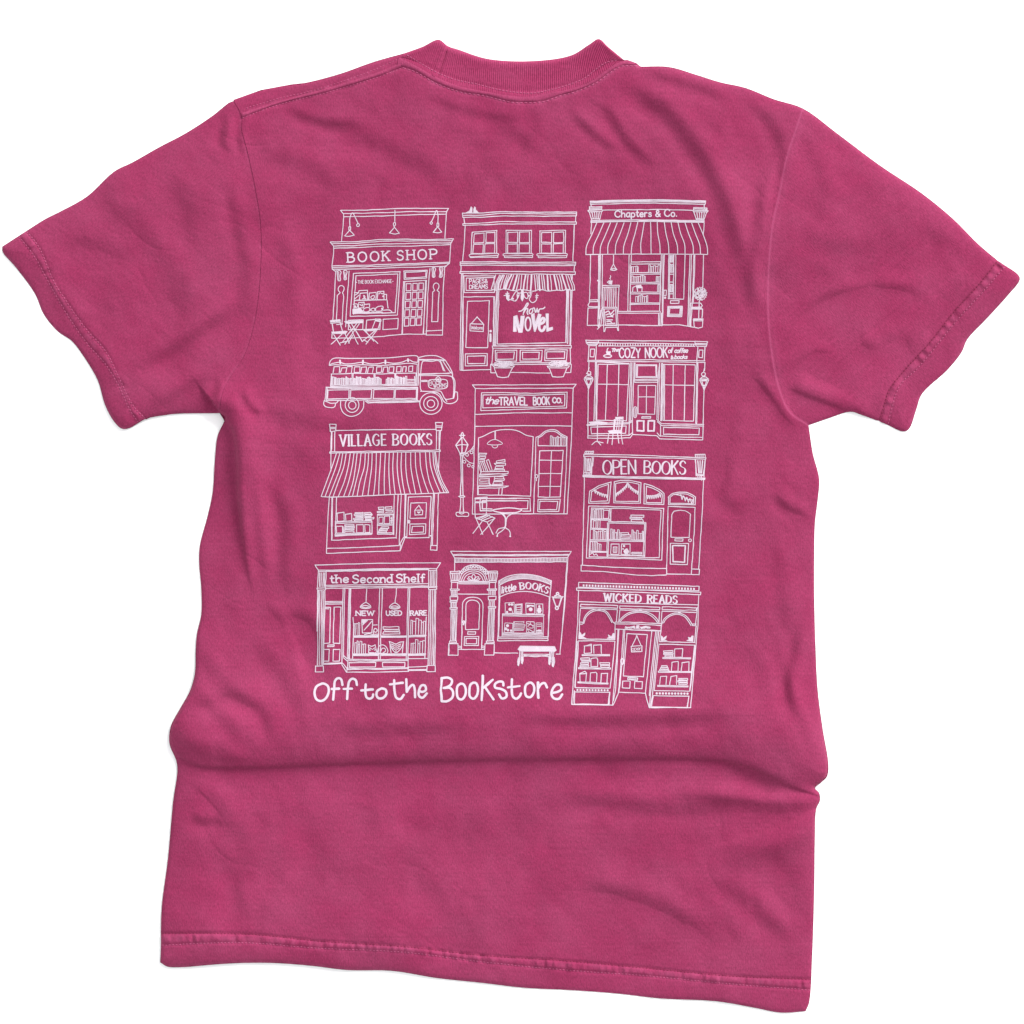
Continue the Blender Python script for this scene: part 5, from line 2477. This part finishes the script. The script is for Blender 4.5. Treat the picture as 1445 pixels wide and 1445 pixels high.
C 938,715 1302,725 1270,1000 1252,1195 890,1188
L 1312,730 1290,900 1255,1190
L 520,570 510,800 465,1335
L 530,570 495,1200 475,1290
L 575,570 558,860 525,1210
L 560,930 530,1205
L 590,570 575,870
L 612,608 820,618 780,1048 575,1040 612,608
L 865,585 800,1215
L 920,590 850,1250 840,1360
L 905,590 860,1000 840,1240
L 935,590 870,1250 850,1360
L 665,730 712,625 755,728
C 655,738 765,732 765,790 658,795
T script|662,780 762,775|38|open
W 16
Q 555,870 565,862 575,870 568,920 557,920
W 0
C 622,1055 722,1060 718,1085 620,1078
L 635,1068 708,1072
C 568,1092 645,1095 640,1165 565,1160
C 692,1095 770,1098 765,1170 688,1165
L 530,1205 800,1215
L 530,1205 470,1335
L 800,1215 838,1360
C 176,810 180,735 245,715 250,805
L 250,715 250,805
L 275,808 272,725 350,722 352,810
L 175,735 240,730
C 155,822 435,822 435,833 155,833
C 140,858 230,856 230,875 142,875
C 150,882 235,880 235,895 152,895
C 140,905 220,905 218,920 140,920
C 135,930 222,930 222,945 132,945
C 245,862 305,855 315,870 312,945 245,945
C 335,905 435,905 432,925 340,925
C 345,930 435,932 430,950 345,948
C 118,955 445,958 442,970 118,965
L 135,1098 130,1015 185,992 200,1010 192,1098
L 135,1020 190,1015
L 235,1100 240,1008 295,1002 305,1015 302,1105
L 345,1105 350,1015 415,1012 408,1108
C 112,1100 420,1112 418,1122 112,1110
M 92,1182 430,1186 11 22 1
C 80,1202 438,1205 430,1330 75,1325
L 435,1205 420,1330
C 985,785 1080,780 1080,800 988,800
C 985,808 1085,808 1080,822 988,822
C 1000,828 1080,828 1080,845 1000,845
C 1098,765 1180,760 1175,850 1098,848
C 978,850 1262,855 1260,866 978,862
C 965,935 1020,935 1025,950 962,950
C 955,955 1030,955 1032,970 952,970
C 945,975 1040,978 1040,990 945,988
L 1065,985 1070,900 1135,892 1132,985
L 1165,985 1172,905 1245,895 1242,990
C 932,990 1268,995 1265,1005 932,1002
L 945,1125 955,1045 1018,1042 1010,1128
L 1048,1128 1060,1045 1120,1035 1118,1128
C 1140,1065 1230,1065 1230,1082 1142,1080
C 1130,1088 1225,1088 1225,1102 1132,1102
C 1145,1108 1228,1108 1225,1125 1140,1125
C 925,1135 1235,1142 1232,1152 925,1146
M 900,1217 1245,1220 11 24 1
C 882,1240 1245,1245 1225,1360 862,1355
L 1245,1245 1228,1358
L 48,1330 470,1338
L 838,1362 1262,1362
L 75,1190 60,1325
L 838,1355 842,1365
#printed_slogan|white hand lettered slogan below the storefronts
@430,930
W 24
S 175,250 120,280 100,345 120,410 165,428 215,400 245,330 235,275 195,250 175,250
S 290,415 300,300 310,220 340,195 370,205 385,265
L 275,305 350,302
S 432,408 440,300 455,225 485,200 520,215 532,265
L 395,305 482,302
S 622,258 618,330 630,390 660,405 690,390 698,360
L 575,320 695,310
S 780,300 740,325 732,370 755,400 800,395 832,355 825,312 785,298
S 912,215 915,320 935,395 975,408 1010,365
L 868,258 1000,242
L 1035,205 1040,335
S 1040,335 1075,280 1105,262 1120,300 1125,390
S 1165,325 1200,335 1235,315 1225,270 1190,270 1165,320 1165,375 1200,395 1245,350
@610,930
W 24
L 95,195 90,310 95,425
S 95,195 160,190 200,215 190,260 140,290 115,295
S 115,295 180,295 210,330 205,390 150,430 95,430
S 290,250 258,275 250,340 265,400 300,412 335,370 340,300 315,255 285,252
S 420,240 390,260 378,320 385,385 420,405 455,370 465,290 445,245 415,240
L 515,170 510,300 503,420
L 618,210 520,295
L 535,280 575,340 625,412
S 725,270 720,235 680,230 640,255 640,290 700,305 750,335 755,385 710,402 680,360
S 812,205 810,300 820,380 855,405 890,380 905,350
L 770,290 892,275
S 990,240 955,265 945,330 960,380 1000,388 1035,340 1035,270 1005,240 985,242
L 1078,240 1075,320 1082,395
S 1080,300 1110,255 1145,245 1170,290
S 1225,345 1275,335 1315,310 1310,270 1270,260 1230,300 1215,360 1240,400 1290,405 1325,360
"""
run_print(DRAWING)
